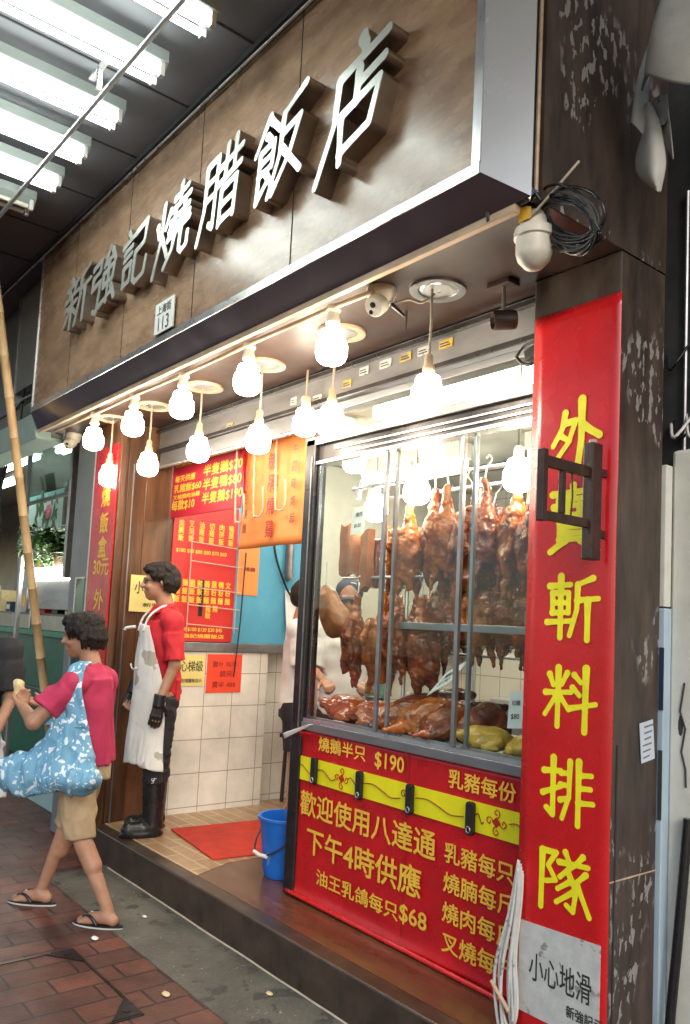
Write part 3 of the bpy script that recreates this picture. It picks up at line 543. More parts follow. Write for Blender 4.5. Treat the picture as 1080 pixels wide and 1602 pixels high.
for i, (x, w, m) in enumerate(stk):
    z = 2.87 if i > 3 else (2.80+.03*(i % 2))
    s_ = part('sticker', MB().box(x-w*.38, x+w*.38, 2.4955, 2.4985, z-.02, z+.02), {'yellow_ink': 'worn_yellow', 'white_card': 'notice_white'}[m], sh)
    ln = MB()
    for k in range(2): ln.box(x-w*.3, x+w*(.26-.1*k), 2.4935, 2.4952, z-.011+k*.012, z-.006+k*.012)
    part('print', ln, 'dark_ink', s_)
# neighbouring wall on the right of the pillar
nb = thing('side_wall', 'dirty dark wall with hanging wires behind the pillar at the right edge', 'wall', (-.8, 3, 0))
part('wall', MB().box(-1.89, 3.0, 2.80, 3.2, 0, 7), 'dark_wall', nb)
part('conduit', MB().tube([(-1.50, 2.785, 2.3), (-1.50, 2.785, 3.3)], .008, 8), 'steel_dull', nb)
part('conduit', MB().tube([(-1.43, 2.78, 2.3), (-1.425, 2.78, 2.9), (-1.44, 2.78, 3.4), (-1.42, 2.78, 4.5)], .012, 8), 'black_plastic', nb)
rnd = random.Random(4)
for i in range(9):
    x = -1.54+rnd.random()*.2; z = 2.35+rnd.random()*.5
    part('wire', MB().tube([(x-.05, 2.79, z+.05*rnd.random()), (x, 2.76-.04*rnd.random(), z-.06), (x+.05, 2.77, z+.03), (x+.11, 2.79, z+.14*rnd.random())], .004+.003*rnd.random(), 6, 5), ('black_plastic', 'cord', 'cable_white')[i % 3 if i % 4 else 0], nb, smooth=True)
wc = thing('white_column', 'cracked white painted column at the right edge of the photo', 'column', (-1.2, 2.85, 0))
part('column', MB().box(-1.524, -.9, 2.74, 2.798, 0, 2.3), 'old_white_paint', wc, bevel=.015)
part('crack', MB().tube([(-1.46, 2.737, 1.46), (-1.475, 2.737, 1.36), (-1.455, 2.737, 1.30), (-1.468, 2.737, 1.22), (-1.452, 2.737, 1.16), (-1.45, 2.737, 1.10)], .0035, 5), 'crack', wc)
part('peel', MB().lathe([(0, -.003), (.02, -.002), (.012, 0)], (0, 0, 0), 9, (0, -1, 0)).xf(lambda p: Vector((-1.474+p.x*.5, 2.738+p.y, 1.31+p.z*1.9))), 'crack', wc)
bs = thing('blue_board', 'narrow pale blue painted strip between the stone pillar and white column', 'board', (-1.53, 2.71, 0))
part('board', MB().box(-1.548, -1.514, 2.694, 2.742, 0, 1.72), 'pale_blue_paint', bs, bevel=.004)
part('upper_board', MB().box(-1.546, -1.516, 2.694, 2.738, 1.725, 2.24), 'old_white_paint', bs, bevel=.004)
part('dark_patch', MB().box(-1.53, -1.5138, 2.690, 2.6935, 1.36, 1.58), 'dark_blue_paint', bs)
part('dark_patch', MB().box(-1.528, -1.5142, 2.690, 2.6935, .98, 1.22), 'dark_wall', bs)
hs = MB().tube([(-1.43, 2.72, 1.0), (-1.44, 2.71, .8), (-1.455, 2.70, .55), (-1.47, 2.69, .3), (-1.475, 2.69, 0.02)], .017, 10, 6)
solo('hose', hs, 'rubber', 'black rubber hose hanging down the front of the white column', 'hose', smooth='auto')
# ================================================================== display counter
ct = thing('display_counter', 'stainless steel roast meat display counter with sliding glass windows and hanging rails', 'display counter', (-2.7, 2.9, .2))
CX0, CX1 = -3.53, -1.905
part('cabinet', MB().box(CX0+.01, CX1, 2.565, 3.3, S, 1.05), 'steel_dark', ct, bevel=.006)
part('corner_post', MB().box(CX0, CX0+.085, 2.535, 2.62, S, 2.6), 'steel_dark', ct, bevel=.006)
part('post_edge', MB().box(CX0+.062, CX0+.069, 2.5295, 2.5345, 1.06, 2.5), 'steel_dull', ct)
part('bottom_rail', MB().box(CX0+.088, CX1, 2.535, 2.62, 1.052, 1.095), 'steel_dull', ct, bevel=.004)
part('track', MB().box(CX0+.088, CX1, 2.545, 2.552, 1.096, 1.112).box(CX0+.088, CX1, 2.565, 2.572, 1.096, 1.112).box(CX0+.088, CX1, 2.592, 2.6, 1.096, 1.118), 'steel_bright', ct)
part('top_rail', MB().box(CX0+.088, CX1, 2.54, 2.61, 2.455, 2.475), 'steel_bright', ct, bevel=.003)
vg = part('vent_panel', MB().box(CX0+.088, CX1, 2.56, 2.6, 2.478, 2.56), 'steel_dark', ct)
part('vent_slat', MB().box(-3.2, -1.95, 2.552, 2.5595, 2.495, 2.503).box(-3.3, -1.93, 2.552, 2.5595, 2.525, 2.533), 'steel_bright', vg)
part('head_beam', MB().box(CX0, CX1, 2.535, 2.62, 2.562, 2.605), 'steel_dull', ct, bevel=.004)
part('head_beam', MB().box(CX0, CX1, 2.535, 2.62, 2.725, 2.762), 'steel_dull', ct, bevel=.004)
part('transom_glass', MB().box(CX0, CX1, 2.575, 2.581, 2.607, 2.723), 'pane_glass', ct)
for x in (-2.86, -2.36): part('mullion', MB().box(x-.032, x-.012, 2.546, 2.566, 1.114, 2.454).box(x+.022, x+.038, 2.57, 2.59, 1.114, 2.454), 'steel_dull', ct, bevel=.002)
part('edge_stile', MB().box(CX0+.092, CX0+.112, 2.558, 2.576, 1.114, 2.454), 'stainless', ct, bevel=.002)
for a, b, y in ((CX0+.113, -2.893, 2.556), (-2.837, -2.393, 2.58), (-2.337, CX1, 2.556)): part('glass_pane', MB().box(a, b, y, y+.005, 1.114, 2.454), 'pane_glass', ct)
part('work_top', MB().box(CX0+.04, CX1, 2.625, 3.35, 1.055, 1.085), 'steel_bright', ct, bevel=.004)
part('rear_rail', MB().tube([(CX0+.1, 2.80, 2.36), (CX1, 2.80, 2.36)], .012, 10), 'steel_bright', ct, smooth='auto')
part('rear_rail', MB().tube([(CX0+.1, 3.05, 2.34), (CX1, 3.05, 2.34)], .012, 10), 'steel_bright', ct, smooth='auto')
part('rear_rail', MB().tube([(CX0+.1, 2.88, 1.96), (CX1, 2.88, 1.96)], .011, 10), 'steel_bright', ct, smooth='auto')
part('rear_rail', MB().tube([(CX0+.2, 3.12, 1.98), (CX1, 3.12, 1.98)], .011, 10), 'steel_bright', ct, smooth='auto')
part('rear_rail', MB().tube([(CX0+.1, 2.76, 1.86), (-2.8, 2.76, 1.86)], .009, 10), 'steel_bright', ct, smooth='auto')
part('mid_shelf', MB().box(-2.94, CX1, 2.70, 2.76, 1.60, 1.635), 'steel_dull', ct, bevel=.003)
part('mid_shelf', MB().box(-2.9, CX1, 3.0, 3.35, 1.48, 1.49), 'steel_bright', ct)
for x, y in ((-2.94, 2.78), (-2.0, 3.3), (-2.94, 3.3)): part('shelf_leg', MB().tube([(x, y, 1.086), (x, y, 2.45)], .01, 8), 'steel_bright', ct, smooth='auto')
part('rear_panel', MB().box(-2.5, CX1, 3.33, 3.345, 1.09, 1.6), 'steel_dull', ct)
for x, z in ((-3.305, .862), (-2.948, .855), (-2.603, .857), (-2.248, .85)):
    g = MB().prism([(-.021, -.055), (-.013, -.068), (.013, -.068), (.021, -.055), (.021, .055), (.015, .065), (-.015, .065), (-.021, .055)], .02, (x, 2.540, z), (1, 0, 0), (0, 0, 1), (0, -1, 0))
    l = part('latch', g, 'black_plastic', ct, bevel=.004)
    part('latch_ring', MB().tube([(x+.011*math.cos(t*.7), 2.518, z-.045+.013*math.sin(t*.7)) for t in range(10)], .003, 6), 'steel_dull', l)
# ---- red vinyl price banner on the counter
pb = thing('price_banner', 'large red vinyl price banner with yellow band on the counter front', 'banner', (-2.7, 2.55, .2))
PX0, PX1, PZ0, PZ1 = -3.53, -1.888, .205, 1.052
def vin(u, v):
    x = PX0+(PX1-PX0)*u; z = PZ0+(PZ1-PZ0)*v; y = 2.556-.002*math.sin(x*9+z*4)-.002*math.sin(x*23)*(1-v)
    e = max(0, (v-.93)/.07)*max(0, 1-u/.18); y -= .045*e**1.3; z -= .02*e*e; x -= .012*e
    e2 = max(0, (.06-v)/.06); y -= .02*e2*(.6+.4*math.sin(u*5)); z += .006*e2
    return (x, y, z)
part('vinyl_sheet', MB().sheet(lambda u, v: vin(u, v), 70, 44, -.002), 'red_vinyl', pb, smooth=True)
part('curled_corner', MB().sheet(lambda u, v: (PX0-.03+.26*u, 2.506+.04*u*u+.012*v, 1.03+.062*min(1, u*1.3)-.03*v*(1-u)-.012*(1-u)), 12, 4, .002), 'white_card', pb, smooth=True)
part('hem_fold', MB().tube([(PX0+.03, 2.534, .222), (-3.0, 2.54, .214), (-2.5, 2.535, .212), (-2.02, 2.53, .207)], .011, 8, 6, ), 'red_gloss', pb, smooth=True)
part('seam_line', MB().box(-2.645, -2.640, 2.5485, 2.5498, .92, 1.05).box(-2.645, -2.641, 2.5485, 2.5498, .21, .79), 'wine_ink', pb)
part('yellow_band', MB().sheet(lambda u, v: (PX0+.002+(PX1-PX0-.004)*u, 2.5485-.001*math.sin(u*25), .797+.12*v), 60, 3, -.0015), 'lime_vinyl', pb)
def pw(body, cx, cz, w, h, bold=.015, mat='gold_ink'):
    write(q := MB(), body, (cx, 2.5478, cz), w=w, h=h, bold=bold, tilt=0); part('lettering', q, mat, pb)
for b_, cx, cz, w, h in (('燒鵝半只', -3.115, 1.0, .37, .074), ('$190', -2.765, .985, .20, .082), ('乳豬每份', -2.213, .985, .36, .078), ('歡迎使用八達通', -2.94, .685, .98, .125), ('下午4時供應', -2.945, .51, .83, .135),
                         ('油王乳鴿每只', -2.965, .35, .60, .078), ('$68', -2.572, .355, .17, .085), ('乳豬每只', -2.215, .68, .37, .085), ('燒腩每斤', -2.21, .56, .38, .085), ('燒肉每斤', -2.21, .44, .38, .085), ('叉燒每斤', -2.205, .32, .385, .085)):
    pw(b_, cx, cz, w, h)
sc = MB(); R2 = MB()
def swirl(cx, cz, r, a0, turns, out, dirn=1):
    return [(cx+dirn*r*(1-.75*k/16)*math.cos(a0+turns*2*math.pi*k/16), 2.546, cz+r*(1-.75*k/16)*math.sin(a0+turns*2*math.pi*k/16)) for k in range(17)]
for x0, x1 in ((-3.47, -3.32), (-3.29, -3.15), (-3.05, -2.96), (-2.93, -2.68), (-2.58, -2.30), (-2.23, -2.19), (-2.06, -1.92)):
    L_ = x1-x0; part('scroll_ornament', MB().tube([(x0, 2.546, .865), (x0+L_*.25, 2.546, .872), (x0+L_*.5, 2.546, .855), (x0+L_*.75, 2.546, .836), (x1, 2.546, .845)], .0045, 5, 6, .5), 'wine_ink', pb)
for x, z in ((-3.47, .875), (-2.66, .868)): part('scroll_ornament', MB().tube(swirl(x, z, .02, 0, 1.2, 1), .004, 5, 0, .5), 'wine_ink', pb)
for cx in (-3.10, -2.125):
    R2 = MB()
    for sx, sz in ((0, 1), (0, -1), (1, 0), (-1, 0)):
        R2.tube(swirl(cx+sx*.036, .857+sz*.036, .019, math.atan2(-sz, -sx), 1.1, 1), .0042, 5, 0, .5)
    R2.lathe([(0, 0), (.022, .001), (.022, .0025), (0, .003)], (cx, 2.547, .857), 4, (0, -1, 0)); part('flower_ornament', R2, 'red_ink', pb)
# ---- tall red banner on the pillar
tb = thing('vertical_banner', 'tall glossy red banner with big yellow brushed characters on the right stone pillar', 'banner', (-1.69, 2.39, .2))
part('panel', MB().sheet(lambda u, v: (-1.888+.366*u, 2.3965-.004*(1+math.sin(v*17+u*3))*.5*(1 if v < .75 else .3), .20+2.595*v), 8, 60, -.004), 'red_gloss', tb, smooth=True)
for ch, z, w, h in (('外', 2.325, .215, .27), ('賣', 2.02, .22, .26), ('斬', 1.705, .23, .245), ('料', 1.39, .225, .24), ('排', 1.075, .225, .235), ('隊', .768, .215, .225)):
    q = put(MB(), brush_char(ch, .0022, 5.2, .55), (-1.69, 2.3905, z), 'front', w, h); part('character', q, 'yellow_paint', tb)
nt_ = thing('wet_floor_notice', 'grimy white notice with black Chinese writing at the foot of the tall red banner', 'notice', (-1.69, 2.388, .3))
part('sheet', MB().add([(-1.872, 2.387, .29), (-1.545, 2.387, .29), (-1.545, 2.387, .608), (-1.872, 2.387, .595), (-1.872, 2.390, .29), (-1.545, 2.390, .29), (-1.545, 2.390, .608), (-1.872, 2.390, .595)], [(0, 1, 2, 3), (7, 6, 5, 4), (0, 4, 5, 1), (1, 5, 6, 2), (2, 6, 7, 3), (3, 7, 4, 0)]), 'notice_white', nt_)
write(q := MB(), '小心地滑', (-1.70, 2.3868, .455), w=.25, h=.095, bold=.006); part('lettering', q, 'dark_ink', nt_)
write(q := MB(), '新強記示', (-1.60, 2.3868, .36), w=.14, h=.04, bold=.02); part('small_lettering', q, 'dark_ink', nt_)
# iron bracket standing out of the banner
ib = thing('iron_bracket', 'dark brown iron bracket standing out from the tall red banner', 'bracket', (-1.58, 2.39, 1.9))
part('upright', MB().box(-1.59, -1.55, 2.29, 2.345, 1.86, 2.255), 'iron_brown', ib, bevel=.004)
part('arm', MB().box(-1.58, -1.562, 2.04, 2.289, 2.135, 2.172), 'iron_brown', ib, bevel=.003)
part('arm', MB().box(-1.58, -1.562, 2.04, 2.289, 1.965, 1.995), 'iron_brown', ib, bevel=.003)
part('bar', MB().box(-1.584, -1.558, 2.036, 2.062, 1.96, 2.19), 'iron_brown', ib, bevel=.003)
part('bar', MB().box(-1.578, -1.564, 2.14, 2.165, 1.996, 2.134), 'iron_brown', ib, bevel=.003)
part('stay', MB().box(-1.578, -1.562, 2.346, 2.39, 1.94, 1.965), 'iron_brown', ib)
part('stay', MB().box(-1.578, -1.562, 2.346, 2.39, 2.15, 2.175), 'iron_brown', ib)
part('tie_wire', MB().tube([(-1.57, 2.20, 1.985), (-1.568, 2.205, 2.06), (-1.57, 2.20, 2.15)], .003, 5), 'iron_brown', ib)
part('bolt', MB().lathe([(0, 0), (.014, 0), (.014, .012), (0, .013)], (-1.57, 2.315, 2.255)), 'cord_pale', ib)
cb = thing('cable_bundle', 'bundle of pale cable loops hanging beside the price banner', 'cable', (-1.86, 2.36, .25))
for i, (w_, d_, yb) in enumerate(((.075, .62, 2.372), (.06, .56, 2.378), (.045, .60, 2.366), (.03, .53, 2.384), (.015, .49, 2.37))):
    t_ = .80-.012*i; x_ = -1.872+.002*i
    g = MB().tube([(x_, yb, t_), (x_-w_*.35, yb-.012, t_-d_*.3), (x_-w_, yb-.02, t_-d_*.62), (x_-w_*.8, yb-.02, t_-d_*.88), (x_-w_*.3, yb-.016, t_-d_), (x_+.012, yb-.02, t_-d_*.86), (x_-.004-w_*.1, yb-.012, t_-d_*.55), (x_+.004, yb-.006, t_-d_*.2), (x_+.002, yb, t_-.01)], .0062, 8, 8)
    part('loop', g, 'cable_white' if i % 2 else 'notice_white', cb, smooth=True)
part('tie', MB().tube([(-1.96, 2.35, .36), (-1.92, 2.34, .335), (-1.87, 2.34, .29)], .008, 8, 4), 'trim_cream', cb, smooth=True)
sl = thing('paper_slip', 'small pale printed paper slip stuck on the side of the stone pillar', 'paper slip', (XR, 2.64, 1.2))
part('slip', MB().obox((XR+.004, 2.612, 1.255), (.0012, 0, 0), (0, .042, .006), (0, -.008, .068)), 'pale_blue_card', sl)
ln = MB()
for k in range(6): ln.obox((XR+.006, 2.612-.0055*(2.5-k)*-.4, 1.255+.021*(2.5-k)), (.0006, 0, 0), (0, .028-.004*(k % 3), .004), (0, 0, .0028))
part('print', ln, 'grey_paint', sl)
# ---- left banner
lb = thing('post_banner', 'narrow tall red banner with gold characters on the left post by the doorway', 'banner', (-5.42, 2.19, .3))
part('panel', MB().box(-5.632, -5.24, 2.186, 2.1985, .35, 2.78), 'red_vinyl', lb, bevel=.002)
for ch, z, w in (('燒', 2.42, .15), ('飯', 2.235, .15), ('盒', 2.068, .15), ('30元', 1.925, .27), ('外', 1.70, .17), ('賣', 1.49, .16), ('飯', 1.28, .16), ('盒', 1.06, .16), ('打', 2.62, .15)):
    write(q := MB(), ch, (-5.40, 2.1855, z), w=w, h=.15 if len(ch) < 2 else .12, bold=.02); part('character', q, 'gold_ink', lb)
# ---- menus in the doorway
um = thing('hanging_menu', 'crimson hanging menu board with yellow prices under the shutter in the doorway', 'menu board', (-4.8, 2.57, 2.3))
part('board', MB().box(-5.285, -4.33, 2.625, 2.635, 2.31, 2.80), 'crimson_board', um, bevel=.002)
for b_, cx, cz, w, h in (('雙拼燒味飯', -4.62, 2.735, .42, .07), ('燒鵝飯', -5.12, 2.70, .25, .06), ('每天供應', -5.09, 2.585, .30, .05), ('乳豬飯$60', -5.05, 2.515, .40, .065), ('每款$10', -5.10, 2.395, .34, .08), ('半隻鵝$70', -4.58, 2.60, .50, .085), ('半隻鴨$80', -4.58, 2.505, .50, .085), ('半隻鵝$190', -4.57, 2.41, .52, .085), ('叉燒燒肉油雞', -5.06, 2.455, .40, .035)):
    write(q := MB(), b_, (cx, 2.6245, cz), w=w, h=h, bold=.02, shear=.08); part('lettering', q, 'gold_ink', um)
lm = thing('wall_menu', 'large red wall menu with columns of small yellow dishes and prices in the doorway', 'menu board', (-5.29, 2.9, 1.44))
part('board', MB().box(-5.298, -5.285, 2.66, 3.20, 1.435, 2.45), 'red_board', lm, bevel=.002)
rows = [(2.29, '燒叉油切肉鴨'), (2.24, '腩燒雞雞拼腿'), (2.185, '飯飯飯飯飯飯'), (1.86, '鴨鵝雞豬鵝腿鴨文'), (1.80, '飯飯飯飯粉粉粉粉'), (1.74, '飯飯飯飯麵麵麵麵')]
for z, t in rows:
    q = MB()
    for i, ch in enumerate(t):
        n_ = len(t); y = 2.72+.42*i/(n_-1); write(q, ch, (-5.2845, y, z), 'side', w=.045, h=.052, bold=.022)
    part('dish_row', q, 'gold_ink', lm)
for z, t, y, w in ((2.09, '$180 $80 $80 $80 $70 $60', 2.90, .42), (1.52, '$30 $80 $100 $120 $30 $45', 2.90, .42), (1.475, '新強記燒臘飯店', 2.93, .40)):
    write(q := MB(), t, (-5.2845, y, z), 'side', w=w, h=.032, bold=.02); part('prices', q, 'gold_ink', lm)
for z in (1.68, 1.63):
    q = MB(); [write(q, ch, (-5.2845, 2.98+.06*i, z), 'side', w=.045, h=.05, bold=.022) for i, ch in enumerate('雞豬'if z > 1.65 else '飯')]; part('dish_row', q, 'gold_ink', lm)
part('tape', MB().box(-5.2848, -5.2835, 2.90, 2.935, 1.62, 1.89), 'black_plastic', lm)
wr = thing('wire_rack', 'thin white wire rack hanging in front of the wall menu', 'wire rack', (-5.26, 2.9, 1.5))
g = MB()
for z in (2.16, 2.02, 1.83, 1.70, 1.56): g.tube([(-5.255, 2.80, z), (-5.255, 3.24, z-.02)], .004, 6)
for y in (2.80, 3.2): g.tube([(-5.258, y, 2.26), (-5.258, y, 1.5)], .004, 6)
part('wire', g, 'cord_pale', wr); part('hook_rod', MB().tube([(-5.25, 3.26, 2.12), (-5.25, 3.245, 1.6), (-5.25, 3.215, 1.18)], .0055, 6), 'black_plastic', wr)
ob = thing('orange_banner', 'bright orange hanging paper banner with red brush writing in the doorway', 'banner', (-4.0, 2.63, 2.0))
part('paper', MB().sheet(lambda u, v: (-4.385+.72*u+.01*math.sin(v*5), 2.66+.012*math.sin(u*7+v*2)-.03*u, 2.05+.73*v-.0*u), 24, 14, -.0015), 'orange_paper', ob, smooth=True)
for t, cx, z0, st, sz, m in (('大制吊燒鷄', -3.975, 2.70, .137, .105, 'red_ink'), ('新強記燒臘', -4.25, 2.53, .09, .06, 'wine_ink'), ('下午四時燒起', -3.745, 2.70, .10, .06, 'wine_ink')):
    for i, ch in enumerate(t):
        write(q := MB(), ch, (cx, 2.615, z0-st*i), w=sz*.8, h=sz, bold=.012, shear=.1); part('character', q, m, ob)
fo = MB()
for x in (-4.375, -4.12, -3.9, -3.69): fo.box(x, x+.004, 2.608, 2.610, 2.06, 2.77)
hk = thing('meat_hooks', 'row of pale wire hooks hanging in front of the orange banner', 'hook', (-4.05, 2.58, 2.2))
for x, z, l in ((-4.34, 2.78, .52), (-4.13, 2.78, .50), (-3.90, 2.78, .48)):
    part('hook', MB().tube([(x, 2.58, z), (x+.03, 2.58, z-l), (x+.06, 2.58, z-l-.05), (x+.11, 2.58, z-l-.05), (x+.13, 2.58, z-l), (x+.12, 2.58, z-l+.12)], .006, 8, 6), 'trim_cream', hk, smooth=True)
os_ = thing('orange_strip', 'narrow orange paper strip on the blue wall below the orange banner', 'paper strip', (-5.29, 3.3, 1.8))
part('paper', MB().box(-5.299, -5.294, 3.22, 3.41, 1.80, 2.42), 'orange_paper', os_); write(q := MB(), '燒鵝', (-5.2935, 3.33, 2.0), 'side', w=.10, h=.035, bold=.02); part('lettering', q, 'wine_ink', os_)
def poster(name, label, box, mat, lines, face='side', ink='dark_ink'):
    t = thing(name, label, 'paper sign', ((box[0]+box[1])/2, (box[2]+box[3])/2, box[4])); part('paper', MB().box(*box), mat, t)
    for tx, p, w, h, bo in lines: write(q := MB(), tx, p, face, w=w, h=h, bold=bo); part('lettering', q, ink, t)
poster('step_notice', 'yellow mind the step notice on the white wall tiles', (-5.2985, -5.295, 2.70, 2.99, 1.11, 1.335), 'yellow_paper', [('小心梯級', (-5.2945, 2.85, 1.255), .25, .08, .008), ('新強記燒臘飯店示', (-5.2945, 2.86, 1.15), .22, .03, .01)])
poster('red_note', 'vermilion handwritten paper note on the tiles beside the yellow notice', (-5.2985, -5.295, 3.01, 3.31, 1.06, 1.345), 'vermilion_paper', [('賣叶 叫半', (-5.2945, 3.16, 1.27), .21, .045, 0), ('請另', (-5.2945, 3.17, 1.20), .10, .045, 0), ('賣半 488', (-5.2945, 3.16, 1.12), .20, .045, 0)], ink='wine_ink')
poster('door_notice', 'pale yellow paper notice on the dark wood wall behind the man', (-5.287, -5.283, 2.36, 2.70, 1.63, 1.885), 'yellow_paper', [('小心梯級', (-5.2825, 2.53, 1.80), .28, .09, .008), ('新強記', (-5.2825, 2.56, 1.68), .2, .03, .01)])
dc = thing('wall_clip', 'white paper pad hanging from a clip on the blue wall', 'paper pad', (-5.28, 3.82, 1.6))
part('paper', MB().sheet(lambda u, v: (-5.28+.02*(1-v), 3.66+.22*u+.02*(1-v), 1.56+.30*v), 4, 6, .003), 'white_card', dc); part('clip', MB().box(-5.29, -5.255, 3.74, 3.82, 1.85, 1.89), 'black_plastic', dc, bevel=.004)
wt = thing('wall_pipe', 'old grey pipe and black cable on the blue wall', 'pipe', (-5.27, 3.7, 1.9))
part('pipe', MB().tube([(-5.27, 3.68, 2.9), (-5.27, 3.68, 1.98), (-5.265, 3.70, 1.95)], .035, 10), 'steel_dull', wt, smooth='auto'); part('cable', MB().tube([(-5.27, 3.5, 2.5), (-5.26, 3.52, 2.2), (-5.255, 3.60, 1.98), (-5.255, 3.72, 1.80), (-5.26, 3.9, 1.72)], .009, 6, 6), 'black_plastic', wt, smooth=True)
# ---- floor things
mt = thing('doormat', 'bright red doormat lying on the tan tiles of the doorway', 'doormat', (-4.5, 2.9, S))
part('mat', MB().add([(-4.92, 2.60, S+.001), (-4.19, 2.50, S+.001), (-4.10, 3.2, S+.001), (-4.84, 3.34, S+.001), (-4.92, 2.60, S+.012), (-4.19, 2.50, S+.012), (-4.10, 3.2, S+.012), (-4.84, 3.34, S+.012)], [(0, 3, 2, 1), (4, 5, 6, 7), (0, 1, 5, 4), (1, 2, 6, 5), (2, 3, 7, 6), (3, 0, 4, 7)]), 'mat_red', mt, bevel=.003)
bk = thing('bucket', 'blue plastic bucket with wire handle standing beside the red price banner', 'bucket', (-3.77, 2.70, S))
part('tub', MB().lathe([(.0, .004), (.10, 0), (.112, .03), (.138, .29), (.142, .31), (.152, .312), (.152, .326), (.135, .326), (.13, .29), (.106, .03), (0, .02)], (-3.77, 2.70, S), 36), 'bucket_blue', bk, smooth='auto')
part('handle', MB().tube([(-3.77+.15*math.cos(a), 2.70-.02+.15*math.sin(a)*-.94, S+.27-.14*math.sin(a)) for a in [math.pi*k/14 for k in range(15)]], .005, 6), 'steel_dark', bk, smooth=True)
part('grip', MB().tube([(-3.83, 2.545, S+.135), (-3.77, 2.54, S+.13), (-3.71, 2.545, S+.135)], .011, 8), 'white_enamel', bk, smooth='auto')
tbn = thing('tub_stack', 'stack of cream tubs on a stool by the tiled wall end', 'tubs', (-5.1, 3.85, S))
part('stool', MB().box(-5.33, -5.0, 3.72, 4.05, S+.5, S+.53).tube([(-5.3, 3.75, S), (-5.29, 3.76, S+.5)], .015).tube([(-5.02, 3.74, S), (-5.03, 3.76, S+.5)], .015).tube([(-5.02, 4.02, S), (-5.03, 4.0, S+.5)], .015), 'iron_brown', tbn)
for k in range(4): part('tub', MB().lathe([(0, 0), (.12, 0), (.15, .07), (.155, .075), (.14, .075), (0, .02)], (-5.17, 3.88, S+.531+.058*k), 24), 'white_enamel', tbn, smooth='auto')
# ================================================================== lamps under the soffit
def lamp_profile(): return [(.0, -.150), (.024, -.149), (.044, -.142), (.058, -.130), (.065, -.112), (.0665, -.095), (.066, -.07), (.063, -.055), (.055, -.045), (.052, -.036), (.050, -.018), (.044, -.006), (.03, 0), (0, .001)]
GF = 'bulbs along the front edge of the soffit'; GB = 'bulbs hanging on cords below the soffit'
b0 = thing('fixed_bulb', 'x', 'light bulb', (-5.13, 1.962, ZB-.03), GF)
part('holder', MB().lathe([(.03, -.0), (.032, -.02), (.024, -.032), (.026, -.05), (.031, -.06), (.031, -.075), (.022, -.082), (.021, -.098), (0, -.098)], (0, 0, 0), 20), 'lamp_white', b0, smooth='auto', local=True)
part('bulb', MB().lathe(lamp_profile(), (0, 0, -.10), 24), 'bulb_light', b0, smooth='auto', local=True)
FX = ['farthest left of the row', 'second from the left end of the row', 'middle one of the row', 'second from the security camera', 'nearest the white security camera']
for i, x in enumerate((-5.13, -4.52, -3.90, -3.24, -2.59)):
    o = b0 if i == 0 else copy_tree(b0); o.location = (x, 1.962, ZB-.03); o['label'] = 'bulb in white holder on the sign edge, '+FX[i]
c0 = thing('pendant_bulb', 'x', 'light bulb', (-5.3, 2.16, ZB-.006), GB)
part('cord', MB().tube([(0, 0, 0), (.004, 0, -.13), (-.002, 0, -.26)], .0055, 6), 'cord_pale', c0, smooth='auto', local=True)
part('holder', MB().lathe([(.012, -.235), (.018, -.245), (.018, -.275), (.024, -.285), (.026, -.315), (.02, -.322), (0, -.322)], (0, 0, 0), 18), 'trim_cream', c0, smooth='auto', local=True)
part('bulb', MB().lathe(lamp_profile(), (0, 0, -.318), 24), 'bulb_light', c0, smooth='auto', local=True)
FX = ['farthest left, in front of the narrow red banner', 'above the wood wall left of the menus', 'in front of the crimson menu', 'in front of the orange banner', 'over the left end of the glass window', 'nearest the tall red banner']
for i, (x, y, dz) in enumerate(((-5.315, 2.16, 0), (-4.79, 2.2, .02), (-4.15, 2.21, .03), (-3.54, 2.23, 0), (-2.945, 2.25, 0), (-2.222, 2.165, -.03))):
    o = c0 if i == 0 else copy_tree(c0); o.location = (x, y, ZB-.006); o['label'] = 'bulb hanging on a cord, '+FX[i]
    if dz:
        for ch in o.children:
            if ch.name.startswith('cord'): ch.scale.z = 1-dz/.26
            else: ch.location.z = dz
w1 = thing('window_bulb', 'glowing bulb hanging at the left window post beside the orange banner', 'light bulb', (-3.42, 2.44, 2.76))
part('cord', MB().tube([(-3.42, 2.44, 2.948), (-3.42, 2.44, 2.80)], .006, 6), 'cord_pale', w1); part('holder', MB().lathe([(.015, .04), (.025, .03), (.025, -.03), (0, -.03)], (-3.42, 2.44, 2.77), 18), 'trim_cream', w1)
part('bulb', MB().lathe(lamp_profile(), (-3.42, 2.44, 2.74), 24), 'bulb_light', w1, smooth='auto')
GI = 'bulbs inside the display window'
for i, (x, y, z, l) in enumerate(((-3.30, 2.86, 2.33, 'between the white hanger and price card'), (-2.86, 2.74, 2.37, 'behind the first sliding frame'), (-2.23, 2.74, 2.37, 'above the geese near the red banner'))):
    o = thing('heat_bulb', 'glowing bulb inside the display window, '+l, 'light bulb', (x, y, z), GI)
    part('cord', MB().tube([(x, y, 2.94), (x, y, z+.03)], .005, 6), 'cord_pale', o); part('holder', MB().lathe([(.012, .05), (.022, .04), (.022, -.01), (0, -.01)], (x, y, z), 16), 'lamp_white', o)
    part('bulb', MB().lathe(lamp_profile(), (x, y, z-.005), 24), 'bulb_light', o, smooth='auto')
wr = MB()
for y, z in ((1.952, ZB-.034), (1.945, ZB-.045)): wr.tube([(-5.9, y, z), (-5.1, y, z-.004), (-4.5, y, z+.002), (-3.9, y, z-.005), (-3.2, y, z), (-2.6, y, z-.004), (-2.35, y+.02, z)], .008, 7, 5)
solo('lamp_cable', wr, 'trim_cream', 'pair of cream cables running along the sign edge above the bulbs', 'cable', smooth='auto')
